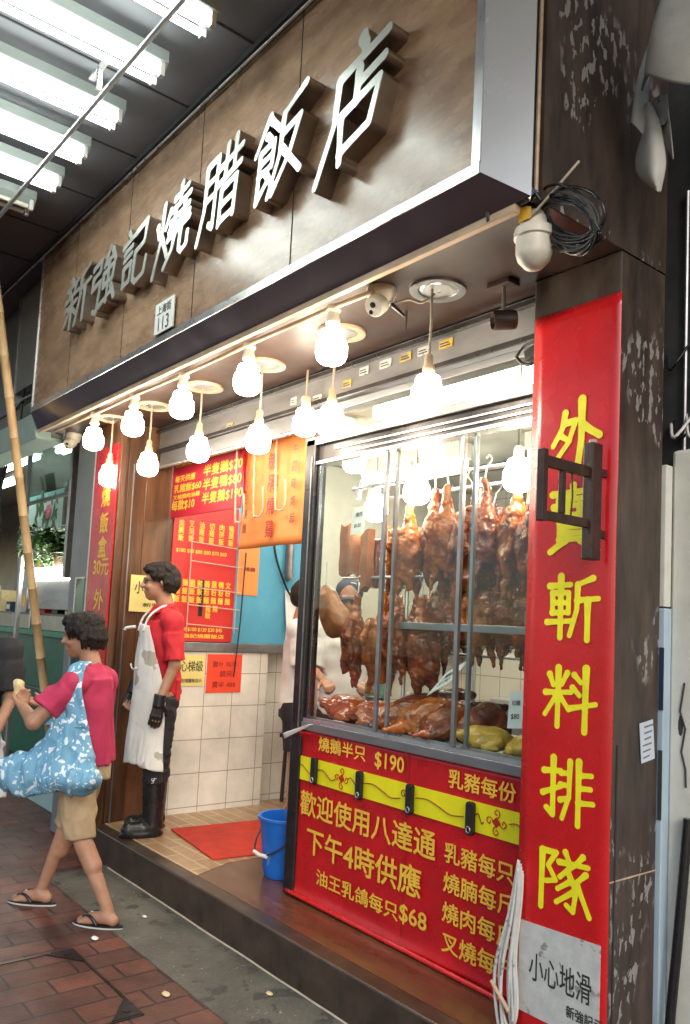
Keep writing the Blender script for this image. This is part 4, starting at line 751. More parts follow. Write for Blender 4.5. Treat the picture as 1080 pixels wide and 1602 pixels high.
# cameras
def camera_dome(x, y, label, az):
    o = thing('security_camera', label, 'security camera', (x, y, ZB), 'security cameras under the soffit')
    part('base', MB().lathe([(.0, -.001), (.058, -.001), (.06, -.02), (.056, -.035), (.045, -.06), (.02, -.07), (0, -.07)], (x, y, ZB), 28), 'lamp_white', o, smooth='auto')
    d = Vector((math.cos(az), math.sin(az), -.75)).normalized(); c = Vector((x, y, ZB-.055))
    part('head', MB().lathe([(0, -.03), (.03, -.028), (.042, 0), (.042, .05), (.036, .062), (0, .063)], c+d*.012, 24, d), 'lamp_white', o, smooth='auto')
    part('lens', MB().lathe([(0, .0), (.014, 0), (.013, .006), (0, .008)], c+d*.0745+Vector((0, 0, .010)), 16, d), 'black_plastic', o, smooth='auto')
    part('sensor', MB().lathe([(0, .0), (.009, 0), (.008, .005), (0, .006)], c+d*.0745-Vector((.012, .0, .016)), 12, d), 'black_plastic', o, smooth='auto'); return o
camera_dome(-2.37, 2.03, 'white dome security camera beside the nearest front bulb', RAD(-70))
camera_dome(-6.0, 2.14, 'cream dome security camera at the far left end of the soffit', RAD(-60))
cl = thing('loose_cable', 'stray black cable dangling from the soffit near the security camera', 'cable', (-2.3, 2.1, 2.85))
part('cable', MB().tube([(-2.33, 2.05, 2.88), (-2.31, 2.07, 2.855), (-2.29, 2.09, 2.83)], [.010, .006], 8), 'black_plastic', cl, smooth='auto'); part('wire', MB().tube([(-2.32, 2.06, 2.885), (-2.28, 2.10, 2.90), (-2.25, 2.14, 2.89), (-2.22, 2.18, 2.93)], .005, 6, 5), 'cord_pale', cl, smooth=True)
part('drop', MB().tube([(-2.47, 2.26, 2.95), (-2.47, 2.26, 2.90), (-2.475, 2.26, 2.87)], .006, 6), 'cord', cl)
sp = thing('spotlight', 'small dark bronze spotlight on a stem under the soffit near the pillar', 'spotlight', (-1.99, 2.33, ZB))
part('plate', MB().box(-2.05, -1.94, 2.29, 2.36, ZB-.02, ZB-.001), 'iron_brown', sp, bevel=.003); part('stem', MB().tube([(-1.99, 2.325, ZB-.02), (-1.99, 2.325, ZB-.12)], .009, 8), 'steel_dull', sp, smooth='auto')
part('head', MB().lathe([(0, -.045), (.036, -.045), (.038, -.03), (.038, .035), (.034, .045), (.03, .03), (0, .028)], (-1.985, 2.325, ZB-.15), 24, (-.55, -.8, -.12)), 'iron_brown', sp, smooth='auto')
bp_ = thing('dark_clamp', 'dark tangled clamp fixture above the window next to the red banner', 'clamp', (-1.95, 2.47, 2.68))
part('body', MB().obox((-1.95, 2.47, 2.70), (.035, 0, .012), (0, .02, 0), (-.006, 0, .022)), 'black_plastic', bp_, bevel=.006); part('loop', MB().tube([(-2.03, 2.46, 2.70), (-1.99, 2.45, 2.66), (-1.94, 2.45, 2.65), (-1.905, 2.46, 2.69)], .007, 6, 5), 'black_plastic', bp_, smooth=True)
part('arm', MB().tube([(-2.03, 2.46, 2.70), (-1.99, 2.46, 2.735), (-1.92, 2.46, 2.74)], .006, 6, 5), 'black_plastic', bp_, smooth=True)
jl = thing('junction_lamp', 'white plastic lamp housing fixed under the sign corner with cable coil above', 'lamp', (-1.575, 2.0, 2.7))
JX, JY = -1.585, 1.99
part('neck', MB().lathe([(.036, .062), (.042, .055), (.050, 0), (0, 0)], (JX, JY, 2.885), 24), 'lamp_white', jl, smooth='auto'); part('rim', MB().lathe([(0, .022), (.062, .022), (.065, .012), (.065, -.008), (.058, -.012), (0, -.012)], (JX, JY, 2.87), 28), 'lamp_white', jl, smooth='auto')
part('bowl', MB().lathe([(.058, .0), (.058, -.045), (.052, -.065), (.03, -.09), (.008, -.10), (0, -.10)], (JX, JY, 2.858), 28), 'lamp_white', jl, smooth='auto'); part('yellow_tag', MB().sheet(lambda u, v: (JX-.025+.05*u, JY-.052-.004*math.sin(3*u), 2.905+.05*v*(1-.5*abs(u-.5))), 6, 4, .002), 'gold_ink', jl)
co = thing('cable_coil', 'coil of dark cable hanging at the lower corner of the sign', 'cable', (-1.5, 2.0, 2.85)); rnd = random.Random(9)
for i in range(13):
    a_ = .135+.03*rnd.random(); b_ = .028+.06*rnd.random(); cx, cz = -1.455+.02*rnd.random(), 2.86+.02*rnd.random(); ph = rnd.uniform(-.25, .25)
    pts = [(cx+.74*a_*math.cos(t+ph)+.42*b_*math.sin(t), 1.975-.03*math.sin(t)*rnd.uniform(.6, 1.2)-.012*math.cos(t), cz-.50*a_*math.cos(t+ph)+.85*b_*math.sin(t)) for t in [2*math.pi*k/16 for k in range(17)]]
    pts[-1] = pts[0]
    part('loop', MB().tube(pts, .0042+.002*rnd.random(), 7, 3), ('cord', 'black_plastic', 'cord', 'rubber')[i % 4], co, smooth=True)
part('lead', MB().tube([(-1.70, 1.90, 2.93), (-1.695, 1.89, 2.99), (-1.64, 1.88, 3.03), (-1.56, 1.91, 3.0), (-1.53, 1.95, 2.95)], .008, 8, 6), 'black_plastic', co, smooth=True)
part('lead', MB().tube([(-1.43, 2.0, 3.06), (-1.47, 1.97, 3.0), (-1.53, 1.95, 2.94), (-1.57, 1.94, 2.91)], .005, 6, 6), 'cord_pale', co, smooth=True)
# awning cloth at the upper right
tp = thing('folded_awning', 'grey folded awning cloth hanging at the top right of the photo', 'awning', (-1.35, 2.4, 3.1))
def surf(rows, bulge=0., wob=0.):
    R_ = [catmull(r, 6) for r in rows]
    def fn(u, v):
        cols = [r[min(len(r)-1, int(round(u*(len(r)-1))))] for r in R_]; q = catmull(cols, 8) if len(cols) > 2 else [cols[0].lerp(cols[1], k/8) for k in range(9)]; p = q[min(len(q)-1, int(round(v*(len(q)-1))))]
        return (p.x, p.y-bulge*math.sin(math.pi*u)*(.4+.6*math.sin(math.pi*v))-wob*math.sin(u*11+v*5), p.z)
    return fn
part('cloth', MB().sheet(surf([[(-1.425, 2.33, 3.445), (-1.375, 2.27, 3.44), (-1.34, 2.22, 3.40), (-1.227, 2.24, 3.318), (-1.0, 2.3, 3.22)], [(-1.385, 2.34, 3.53), (-1.34, 2.27, 3.55), (-1.30, 2.20, 3.52), (-1.19, 2.22, 3.45), (-.95, 2.3, 3.40)], [(-1.33, 2.36, 3.66), (-1.29, 2.30, 3.69), (-1.27, 2.24, 3.68), (-1.15, 2.24, 3.62), (-.9, 2.3, 3.6)], [(-1.27, 2.40, 3.80), (-1.23, 2.36, 3.84), (-1.2, 2.3, 3.84), (-1.1, 2.3, 3.82), (-.85, 2.35, 3.8)]], .012, .004), 24, 24, .004), 'tarp', tp, smooth=True)
part('side_fold', MB().sheet(surf([[(-1.482, 2.36, 3.335), (-1.45, 2.32, 3.335), (-1.405, 2.33, 3.27)], [(-1.474, 2.37, 3.43), (-1.44, 2.33, 3.44), (-1.41, 2.35, 3.38)], [(-1.455, 2.39, 3.58), (-1.43, 2.36, 3.58), (-1.41, 2.37, 3.54)], [(-1.40, 2.41, 3.74), (-1.37, 2.39, 3.74), (-1.35, 2.39, 3.72)]], .012), 12, 24, .004), 'tarp', tp, smooth=True)
part('hanging_flap', MB().sheet(surf([[(-1.353, 2.33, 3.056), (-1.350, 2.32, 3.054), (-1.347, 2.33, 3.056)], [(-1.43, 2.335, 3.14), (-1.36, 2.30, 3.11), (-1.328, 2.325, 3.14)], [(-1.452, 2.34, 3.21), (-1.365, 2.30, 3.20), (-1.335, 2.32, 3.22)], [(-1.435, 2.35, 3.30), (-1.385, 2.32, 3.31), (-1.36, 2.335, 3.31)], [(-1.43, 2.36, 3.39), (-1.41, 2.34, 3.40), (-1.40, 2.35, 3.40)]], .01), 12, 32, .004), 'tarp', tp, smooth=True)
part('inner_fold', MB().sheet(surf([[(-1.335, 2.375, 3.18), (-1.332, 2.37, 3.18), (-1.329, 2.365, 3.185)], [(-1.385, 2.385, 3.30), (-1.36, 2.375, 3.28), (-1.335, 2.36, 3.27)], [(-1.425, 2.39, 3.42), (-1.38, 2.36, 3.42), (-1.345, 2.345, 3.40)]], .0), 12, 16, .004), 'notice_white', tp, smooth=True)
part('grommet', MB().lathe([(.006, 0), (.015, 0), (.015, .004), (.006, .004)], (-1.36, 2.352, 3.315), 14, (.3, -.9, 0)), 'steel_bright', tp)
# ================================================================== roast meat
def goose_prims(seed):
    r = random.Random(seed); j = lambda a: (r.random()-.5)*2*a; P = []
    P += [('c', (0, 0, -.03), .013, (j(.012), j(.01), -.10), .02), ('c', (j(.01), 0, -.10), .02, (0, 0, -.155), .036)]
    P += [('e', (0, 0, -.235), (.070+j(.006), .066, .105)), ('e', (j(.006), -.012, -.305), (.060, .058, .070)), ('c', (0, .01, -.34), .04, (0, .025, -.395), .014)]
    for s in (-1, 1):
        P += [('c', (s*.058, 0, -.155), .022, (s*(.085+j(.01)), .012, -.225), .017), ('c', (s*.085, .012, -.225), .016, (s*(.072+j(.008)), -.012, -.30), .011), ('c', (s*.072, -.012, -.30), .010, (s*.078, -.02, -.335), .006)]
        P += [('c', (s*.038, -.012, -.32), .031, (s*(.046+j(.008)), -.03, -.395), .017), ('c', (s*.046, -.03, -.395), .012, (s*(.05+j(.012)), -.03, -.455), .007)]
    return P
def meat(prims, vox, k, amp, sc, seed): return rough_up(rough_up(snet(prims, vox, k), amp, sc, seed), amp*.45, sc*3.2, seed+5)
def hook_mb(): return MB().tube([(0, 0, .055), (.012, 0, .068), (.022, 0, .05), (.004, 0, .02), (-.004, 0, -.02), (-.014, 0, -.04), (-.022, 0, -.03)], .0035, 6, 5)
def make_goose(i, mat):
    o = thing('roast_goose', 'x', 'roast goose', (0, 0, 0)); part('body', meat(goose_prims(i), .006, .013, .009, 21, i*3.1), mat, o, smooth=True, local=True); part('hook', hook_mb(), 'steel_bright', o, smooth=True, local=True); return o
protos = [make_goose(i, m) for i, m in enumerate(('goose_skin', 'goose_dark', 'goose_amber', 'goose_skin'))]; used = [False]*4
ORD = ['first', 'second', 'third', 'fourth', 'fifth', 'sixth', 'seventh', 'eighth', 'ninth', 'tenth', 'eleventh']
rnd = random.Random(12)
def hang(x, y, z, i, label, group, s=1.):
    o = protos[i] if not used[i] else copy_tree(protos[i]); used[i] = True
    o.location = (x, y, z); o.rotation_euler = (rnd.uniform(-.06, .06), rnd.uniform(-.05, .05), rnd.uniform(0, 6.3)); o.scale = (s, s, s); o['label'] = label; o['group'] = group
GU, GL, GR, GW = 'geese hung on the upper front rail', 'geese hung on the lower front rail', 'geese hung on the rear rail', 'geese hung on the lower rear rail'
for k, x in enumerate((-2.92, -2.80, -2.67, -2.55, -2.43, -2.30, -2.18, -2.06, -1.96)):
    hang(x, 2.76+.05*(k % 2), 2.30+(.03 if k % 3 else -.03), (2, 0, 2, 3, 0, 2, 3, 2, 2)[k], f'glossy brown roast goose in the upper front row, {ORD[k]} from the left', GU, 1.18+.1*(k % 2))
for k, x in enumerate((-2.78, -2.65, -2.53, -2.40, -2.26, -2.13, -2.0)):
    hang(x, 2.88+.02*(k % 2), 1.945, (1, 3, 2, 0, 3, 2, 1)[k], f'glossy roast goose in the lower front row above the steel shelf, {ORD[k]} from the left', GL, 1.1)
for k, x in enumerate((-3.26, -3.12, -2.98, -2.84)):
    hang(x, 2.73+.06*(k % 2), 1.80+.02*(k % 3), (0, 2, 3, 0, 1, 2)[k], f'golden brown roast goose hanging low in the left pane, {ORD[k]} from the left post', 'geese hung low in the left pane', 1.12+.12*(k % 2))
for k, x in enumerate((-2.92, -2.76, -2.62, -2.46, -2.30, -2.13, -1.98)):
    hang(x, 3.05, 2.27, (1, 0, 1, 2, 1, 3, 1)[k], f'dark roast goose on the rear rail behind the front geese, {ORD[k]} from the left', GR, 1.1)
for k, x in enumerate((-3.33, -3.22, -3.10, -3.0, -2.9, -2.55, -2.35, -2.1)):
    hang(x, 3.0 if k < 5 else 3.12, 1.80 if k < 5 else 1.93, (0, 3, 1, 2, 0, 1, 1, 0)[k], f'roast goose hanging low behind the glass, {ORD[k]} from the left of the rear rail', GW, .92)
# roast pork slabs and joints
GP = 'pieces of roast pork hanging at the left of the window'
def slab(x, y, z, w, h, t, rz, label, mat='crackling', seed=1, lean=0.):
    o = thing('roast_pork_slab', label, 'roast pork', (x, y, z), GP, rz); n = 9
    def fn(u, v): return ((u-.5)*w*(1-.12*abs(v-.5)), -t/2-.03*math.sin(math.pi*u)-.002*math.sin(v*9+u*4), -h*v+.015*math.sin(u*7+seed))
    g = MB().sheet(fn, 18, 22, -t); g = rough_up(g, .004, 11, seed); part('slab', g, mat, o, smooth='auto', local=True)
    part('lean_side', rough_up(snet([('b', (0, .005+t*.6, -h*.97), (w*.43, t*.55), (0, .005+t*.6, -.03), (w*.40, t*.5))], .008, .02), .007, 30, seed), 'char_siu', o, smooth=True, local=True)
    part('hook', hook_mb(), 'steel_bright', o, smooth=True, local=True); return o
slab(-3.25, 2.79, 2.10, .17, .30, .045, RAD(-35), 'wide orange brown roast pork slab hanging under the white price card'); slab(-3.43, 2.81, 2.16, .13, .28, .045, RAD(35), 'narrow curved roast pork slab hanging at the far left of the window', seed=3); slab(-3.10, 2.84, 2.12, .11, .32, .04, RAD(-60), 'pale roast pork slab hanging behind the first sliding frame', seed=5)
slab(-3.02, 2.80, 2.02, .10, .12, .03, RAD(10), 'small square piece of roast pork hanging below the rail', seed=8)
jo = thing('roast_pork_joint', 'big rounded roast pork joint hanging in front of the cook in the navy cap', 'roast pork', (-3.46, 2.72, 1.79), GP)
part('joint', meat([('c', (-.07, 0, .01), .022, (-.045, 0, -.03), .04), ('e', (-.03, 0, -.07), (.075, .05, .08)), ('e', (.02, 0, -.15), (.085, .06, .085)), ('e', (.07, .0, -.17), (.08, .06, .07)), ('c', (-.05, 0, -.10), .03, (.03, -.02, -.22), .03)], .008, .04, .006, 13, 4), 'crackling', jo, smooth=True, local=True); part('hook', MB().tube([(-.07, 0, .16), (-.07, 0, .02)], .004, 6), 'steel_bright', jo, local=True)
# birds lying on the counter
def lying(seed, fat=1.):
    r = random.Random(seed); j = lambda a: (r.random()-.5)*2*a
    P = [('e', (0, 0, .062), (.105*fat, .075, .062)), ('e', (-.05, 0, .066), (.07, .068, .058)), ('c', (.08, 0, .06), .04, (.135, j(.02), .05), .018)]
    for s in (-1, 1):
        P += [('c', (-.05, s*.05, .055), .036, (-.125, s*.035, .075), .02), ('c', (-.125, s*.035, .075), .014, (-.165, s*.02, .09), .009), ('c', (.06, s*.06, .055), .02, (-.01, s*.088, .035), .015), ('c', (-.01, s*.088, .035), .013, (.05, s*.092, .028), .008)]
    return meat(P, .006, .014, .006, 19, seed*2.3)
def tray_bird(name, label, cat, loc, rz, mat, seed, group, s=1., tilt=0.):
    o = thing(name, label, cat, loc, group); part('body', lying(seed), mat, o, smooth=True, local=True); o.rotation_euler = (tilt, 0, rz); o.scale = (s, s, s); return o
GT = 'cooked birds lying on the counter behind the glass'
tray_bird('soy_chicken', 'shiny orange soy chicken lying at the far left of the counter', 'soy chicken', (-3.33, 2.78, 1.088), RAD(15), 'roast_orange', 1, GT, 1.2); tray_bird('soy_chicken', 'shiny orange soy chicken lying beside the first sliding frame', 'soy chicken', (-3.10, 2.76, 1.088), RAD(200), 'roast_orange', 2, GT, 1.15); tray_bird('soy_chicken', 'orange soy chicken lying behind the two front ones', 'soy chicken', (-3.18, 2.98, 1.088), RAD(100), 'roast_orange', 5, GT, 1.0)
for k, (x, y, rz, z, ti) in enumerate(((-2.84, 2.78, 62, 1.09, .5), (-2.69, 2.74, 55, 1.09, .5), (-2.56, 2.77, 70, 1.085, .55), (-2.47, 2.86, 85, 1.085, .4), (-2.80, 2.96, 40, 1.12, .2))):
    tray_bird('roast_duck', f'glazed roast duck leaning on the counter in the middle pane, {ORD[k]} of the pile', 'roast duck', (x, y, z+.045), RAD(rz), ('goose_skin', 'goose_amber', 'goose_skin', 'goose_dark', 'goose_dark')[k], 10+k, GT, 1.2, 0).rotation_euler = (0, -.5, RAD(rz))
tray_bird('white_cut_chicken', 'yellow poached chicken lying at the right corner of the window', 'chicken', (-2.11, 2.70, 1.088), RAD(150), 'chicken_yellow', 21, GT, .85); tray_bird('white_cut_chicken', 'yellow poached chicken lying beside the second sliding frame', 'chicken', (-2.33, 2.72, 1.088), RAD(35), 'chicken_yellow', 22, GT, .92); tray_bird('white_cut_chicken', 'yellow poached chicken on the rack behind the two front ones', 'chicken', (-2.2, 3.05, 1.22), RAD(10), 'chicken_yellow', 23, GT, .9)
tr = thing('chicken_rack', 'low steel rack under the rear yellow chicken', 'rack', (-2.2, 3.05, 1.086)); part('tray', MB().box(-2.42, -1.97, 2.93, 3.17, 1.20, 1.215), 'steel_dull', tr); part('leg', MB().box(-2.42, -2.40, 2.94, 2.96, 1.087, 1.2).box(-1.99, -1.97, 2.94, 2.96, 1.087, 1.2).box(-2.42, -2.40, 3.14, 3.16, 1.087, 1.2), 'steel_dull', tr)
# char siu strips
for k, (x, y, z) in enumerate(((-2.98, 3.12, 1.93), (-2.84, 3.14, 1.94), (-2.70, 3.14, 1.93), (-2.02, 3.14, 1.93))):
    o = thing('char_siu', f'dark red strip of char siu pork on the lower rear rail, {ORD[k]} from the left', 'char siu', (x, y, z), 'strips of char siu'); o['group'] = 'strips of char siu'
    part('strip', meat([('c', (0, 0, -.02), .02, (.01, 0, -.12), .032), ('c', (.01, 0, -.12), .032, (-.005, 0, -.27), .022)], .007, .02, .01, 24, k*4), 'char_siu', o, smooth=True, local=True); part('hook', hook_mb(), 'steel_bright', o, smooth=True, local=True)
def price_card(label, c, ax, ay, lines):
    c, ax, ay = Vector(c), Vector(ax), Vector(ay); n = ax.cross(ay).normalized(); o = thing('price_card', label, 'price card', tuple(c), 'price cards in the window'); part('card', MB().obox(c, ax, ay, n*.0012), 'white_card', o)
    for t, v, h in lines:
        vf = text(t, .012, .0006); vv = fit_box(vf[0], ax.length*1.5, None); sc = h/.09; q = MB().add([c+n*.002+ax.normalized()*p[0]*sc+ay.normalized()*(p[1]*sc)+ay*v+n*p[2] for p in vv], vf[1]); part('lettering', q, 'dark_ink', o)
price_card('white price card hanging above the wide pork slab', (-3.30, 2.74, 2.17), (.055, 0, .004), (.010, 0, .075), [('燒肉', .4, .06), ('$120', -.4, .06)])
price_card('white price card leaning in the middle pane above the ducks', (-2.62, 2.76, 1.385), (.07, 0, .035), (.03, .03, .055), [('燒鵝', .3, .06), ('$190', -.4, .06)])
price_card('white price card standing between the yellow chickens', (-2.17, 2.70, 1.29), (.038, 0, .004), (-.012, .02, .075), [('切雞', .35, .07), ('$80', -.4, .07)])
GB2 = 'steel bars and trays'
hg = thing('hanger_clip', 'white hanger with two clips above the price card in the window', 'hanger', (-3.34, 2.86, 2.4)); part('bar', MB().tube([(-3.40, 2.80, 2.37), (-3.34, 2.80, 2.42), (-3.26, 2.80, 2.38)], .006, 6, 5), 'white_enamel', hg, smooth=True)
for x in (-3.385, -3.28): part('clip', MB().box(x-.018, x+.018, 2.79, 2.81, 2.30, 2.38), 'white_enamel', hg, bevel=.006)
cn2 = thing('glass_jar', 'clear glass jar standing behind the orange chickens at the left of the window', 'jar', (-3.40, 3.0, 1.086)); part('jar', MB().lathe([(0, 0), (.055, 0), (.058, .02), (.058, .20), (.06, .205), (.054, .205), (.052, .02), (0, .008)], (-3.40, 3.0, 1.087), 24), 'tint_glass', cn2, smooth='auto'); part('content', MB().lathe([(0, 0), (.05, 0), (.05, .12), (0, .12)], (-3.40, 3.0, 1.098), 20), 'steel_dull', cn2, smooth='auto')
pn = thing('steel_pan', 'deep steel pan behind the birds on the counter', 'pan', (-3.1, 3.2, 1.086)); part('pan', MB().lathe([(0, .003), (.14, 0), (.15, .02), (.155, .16), (.165, .165), (.15, .165), (.14, .02), (0, .01)], (-3.12, 3.2, 1.087), 28), 'steel_bright', pn, smooth='auto')
bb = thing('shelf_box', 'grey plastic tray standing on the steel shelf beside the tall banner', 'tray', (-2.0, 2.73, 1.635)); part('tray', MB().box(-2.16, -1.93, 2.72, 2.80, 1.636, 1.70), 'blue_grey', bb, bevel=.006)
# interior furniture and lights
for i, (x0, x1, y) in enumerate(((-3.4, -2.0, 2.93), (-3.4, -2.1, 4.3), (-5.0, -3.9, 4.2), (-5.1, -4.0, 3.2))):
    o = thing('ceiling_light', 'long white ceiling light inside the shop, '+('just behind the glass window', 'deeper behind the window', 'deep in the doorway', 'near the front of the doorway')[i], 'light', ((x0+x1)/2, y, 2.95), 'ceiling lights inside the shop')
    part('housing', MB().box(x0, x1, y-.07, y+.07, 2.84, 2.955), 'white_enamel', o, bevel=.004); part('diffuser', MB().box(x0+.02, x1-.02, y-.06, y+.06, 2.76, 2.8385), 'room_light', o, bevel=.012)
for i, (x0, x1, z, l) in enumerate(((-3.4, -1.75, 2.35, 'upper'), (-3.4, -1.75, 1.65, 'lower'))):
    o = thing('wall_shelf', f'{l} steel shelf with kitchen things on the back wall', 'shelf', ((x0+x1)/2, 5.75, z)); part('board', MB().box(x0, x1, 5.55, 5.89, z-.03, z), 'steel_dull', o); 
    for k in range(7):
        px = x0+.15+.22*k; part('pot', MB().lathe([(0, 0), (.07, 0), (.08, .04), (.08, .10+.05*(k % 3)), (0, .11+.05*(k % 3))], (px, 5.72, z+.001), 18), ('steel_bright', 'white_enamel', 'red_board', 'steel_dull')[(k+i) % 4], o, smooth='auto')
kt = thing('kitchen_bench', 'steel kitchen bench deep inside the shop', 'bench', (-2.8, 5.2, S)); part('top', MB().box(-4.2, -1.65, 4.9, 5.6, 1.06, 1.10), 'steel_bright', kt, bevel=.005); part('cabinet', MB().box(-4.15, -1.7, 4.95, 5.6, S, 1.058), 'steel_dull', kt)
hd = thing('extractor_hood', 'dark steel extractor hood and pipes deep inside the shop', 'hood', (-2.6, 5, 2.4)); part('hood', MB().prism([(4.7, 2.5), (5.6, 2.5), (5.6, 2.9), (5.1, 2.9)], 2.0, (-4.0, 0, 0), (0, 1, 0), (0, 0, 1), (1, 0, 0)), 'steel_dull', hd); part('pipe', MB().tube([(-4.3, 4.4, 2.8), (-1.7, 4.4, 2.78)], .03, 10).tube([(-4.3, 4.1, 2.72), (-1.7, 4.1, 2.70)], .02, 10), 'steel_dark', hd, smooth='auto')
# ================================================================== people
def arm(P, sh, el, wr, r=(.045, .036, .026)): P += [('c', sh, r[0], el, r[1]), ('c', el, r[1], wr, r[2])]
def hand(P, wr, d, n, s=1., curl=.5, spread=1.):
    """palm + five separate fingers: d = direction of the fingers, n = palm normal (fingers bend towards it), thumb towards t"""
    wr, d, n = Vector(wr), Vector(d).normalized(), Vector(n); n = (n-d*n.dot(d)).normalized(); t = d.cross(n)*spread
    pc = wr+d*.045*s; k = 1
    for o in (-.026, -.009, .009, .026): P.append(('c', tuple(wr+d*.01*s+t*o*.6*s), .0135*s, tuple(wr+d*.085*s+t*o*s), .0115*s))
    for o, l in ((-.029, .058), (-.010, .072), (.010, .078), (.028, .068)):
        a = wr+d*.088*s+t*o*s; ln = l*s; m1 = a+(d*math.cos(curl*.6)+n*math.sin(curl*.6))*ln*.5; m2 = m1+(d*math.cos(curl*1.7)+n*math.sin(curl*1.7))*ln*.32; m3 = m2+(d*math.cos(curl*2.5)+n*math.sin(curl*2.5))*ln*.25
        P += [('c', tuple(a), .0098*s, tuple(m1), .009*s), ('c', tuple(m1), .009*s, tuple(m2), .0082*s), ('c', tuple(m2), .0082*s, tuple(m3), .0072*s)]
    b = wr+d*.03*s+t*.03*s; m = b+(d*.6+t*.75+n*.35).normalized()*.038*s; e = m+(d*.9+t*.25+n*.4).normalized()*.032*s
    P += [('c', tuple(b), .014*s, tuple(m), .011*s), ('c', tuple(m), .0105*s, tuple(e), .0085*s)]
def rotz(p, c, a): p = Vector(p)-Vector(c); return tuple(Vector(c)+Vector((p.x*math.cos(a)-p.y*math.sin(a), p.x*math.sin(a)+p.y*math.cos(a), p.z)))
def head(P, c, s=1., turn=0., nod=0.):
    """skull, jaw, nose, lips, brows, ears; the face looks along -Y before turning"""
    M3 = Matrix.Rotation(turn, 3, 'Z')@Matrix.Rotation(nod, 3, 'X'); c = Vector(c); g = lambda x, y, z: tuple(c+M3@Vector((x*s, y*s, z*s)))
    P += [('e', g(0, .012, .035), (.077*s, .094*s, .088*s)), ('e', g(0, -.018, -.035), (.060*s, .070*s, .078*s)), ('c', g(0, -.05, -.092), .026*s, g(0, -.062, -.088), .022*s)]
    P += [('c', g(0, -.092, .012), .009*s, g(0, -.109, -.024), .0125*s), ('c', g(-.014, -.095, -.026), .008*s, g(.014, -.095, -.026), .008*s)]
    P += [('c', g(-.02, -.082, -.055), .0075*s, g(.02, -.082, -.055), .0075*s), ('c', g(-.016, -.080, -.066), .0085*s, g(.016, -.080, -.066), .0085*s), ('c', g(-.045, -.078, .028), .009*s, g(-.012, -.090, .026), .009*s), ('c', g(.045, -.078, .028), .009*s, g(.012, -.090, .026), .009*s)]
    for q in (-1, 1): P += [('c', g(q*.076, .012, .012), .0105*s, g(q*.080, .024, -.016), .008*s), ('c', g(q*.080, .026, .022), .009*s, g(q*.077, .014, .03), .007*s), ('e', g(q*.04, -.066, -.028), (.02*s, .02*s, .02*s))]
    return g
def locks(c, s, turn, n, low, seed, ry=.108, rx=.094, front=.35):
    """hair as many tapered locks that run from the crown down over the skull"""
    r = random.Random(seed); M3 = Matrix.Rotation(turn, 3, 'Z'); c = Vector(c); P = []; g = lambda x, y, z: tuple(c+M3@Vector((x, y, z))*s)
    for k in range(n):
        a = 2*math.pi*(k+r.random()*.8)/n; sx, sy = math.sin(a), -math.cos(a); f = max(0, -sy*-1) if sy < 0 else 0; fr = max(0., -sy)
        zl = low(a)+r.uniform(-.014, .014); pts = [(r.uniform(-.012, .012), .03+r.uniform(-.01, .01), .127)]
        for t, q in ((.30, .60), (.55, .88), (.78, 1.0), (1., .90)):
            z = .127+(zl-.127)*t**1.25; pts.append((rx*sx*q*(1+r.uniform(-.03, .05))+r.uniform(-.005, .005), .012+ry*sy*q*(1+r.uniform(-.03, .05)), z))
        rr = (.011, .0135, .0125, .0105, .0045)
        for i in range(4): P.append(('c', g(*pts[i]), rr[i]*s, g(*pts[i+1]), rr[i+1]*s))
    return P
def feet(P, an, d, s=1., toes=True):
    an, d = Vector(an), Vector((d[0], d[1], 0)).normalized(); t = Vector((-d.y, d.x, 0)); f = lambda a, b, z: tuple(Vector((an.x, an.y, 0))+d*a*s+t*b*s+Vector((0, 0, an.z-.085*s+z*s)))
    P += [('c', f(-.035, 0, .032), .03*s, f(.01, 0, .06), .032*s), ('c', f(0, 0, .045), .036*s, f(.10, 0, .03), .03*s), ('c', f(.09, -.014, .024), .023*s, f(.135, -.016, .018), .017*s), ('c', f(.09, .016, .024), .023*s, f(.125, .02, .018), .016*s)]
    if toes:
        for b, l, r in ((-.03, .178, .0135), (-.009, .178, .010), (.008, .17, .0095), (.023, .16, .009), (.036, .146, .0085)): P.append(('c', f(.12, b*.8, .016), r*s, f(l, b, .012), r*.85*s))
def sleeve(P, a, b, r0, r1):
    a, b = Vector(a), Vector(b); P += [('c', tuple(a), r0, tuple(a.lerp(b, .5)), r0+(r1-r0)*.5-.006), ('f', tuple(a.lerp(b, .36)), r0-.004, tuple(b), r1)]
def slv(a, b, r0, r1): P = []; sleeve(P, a, b, r0, r1); return P
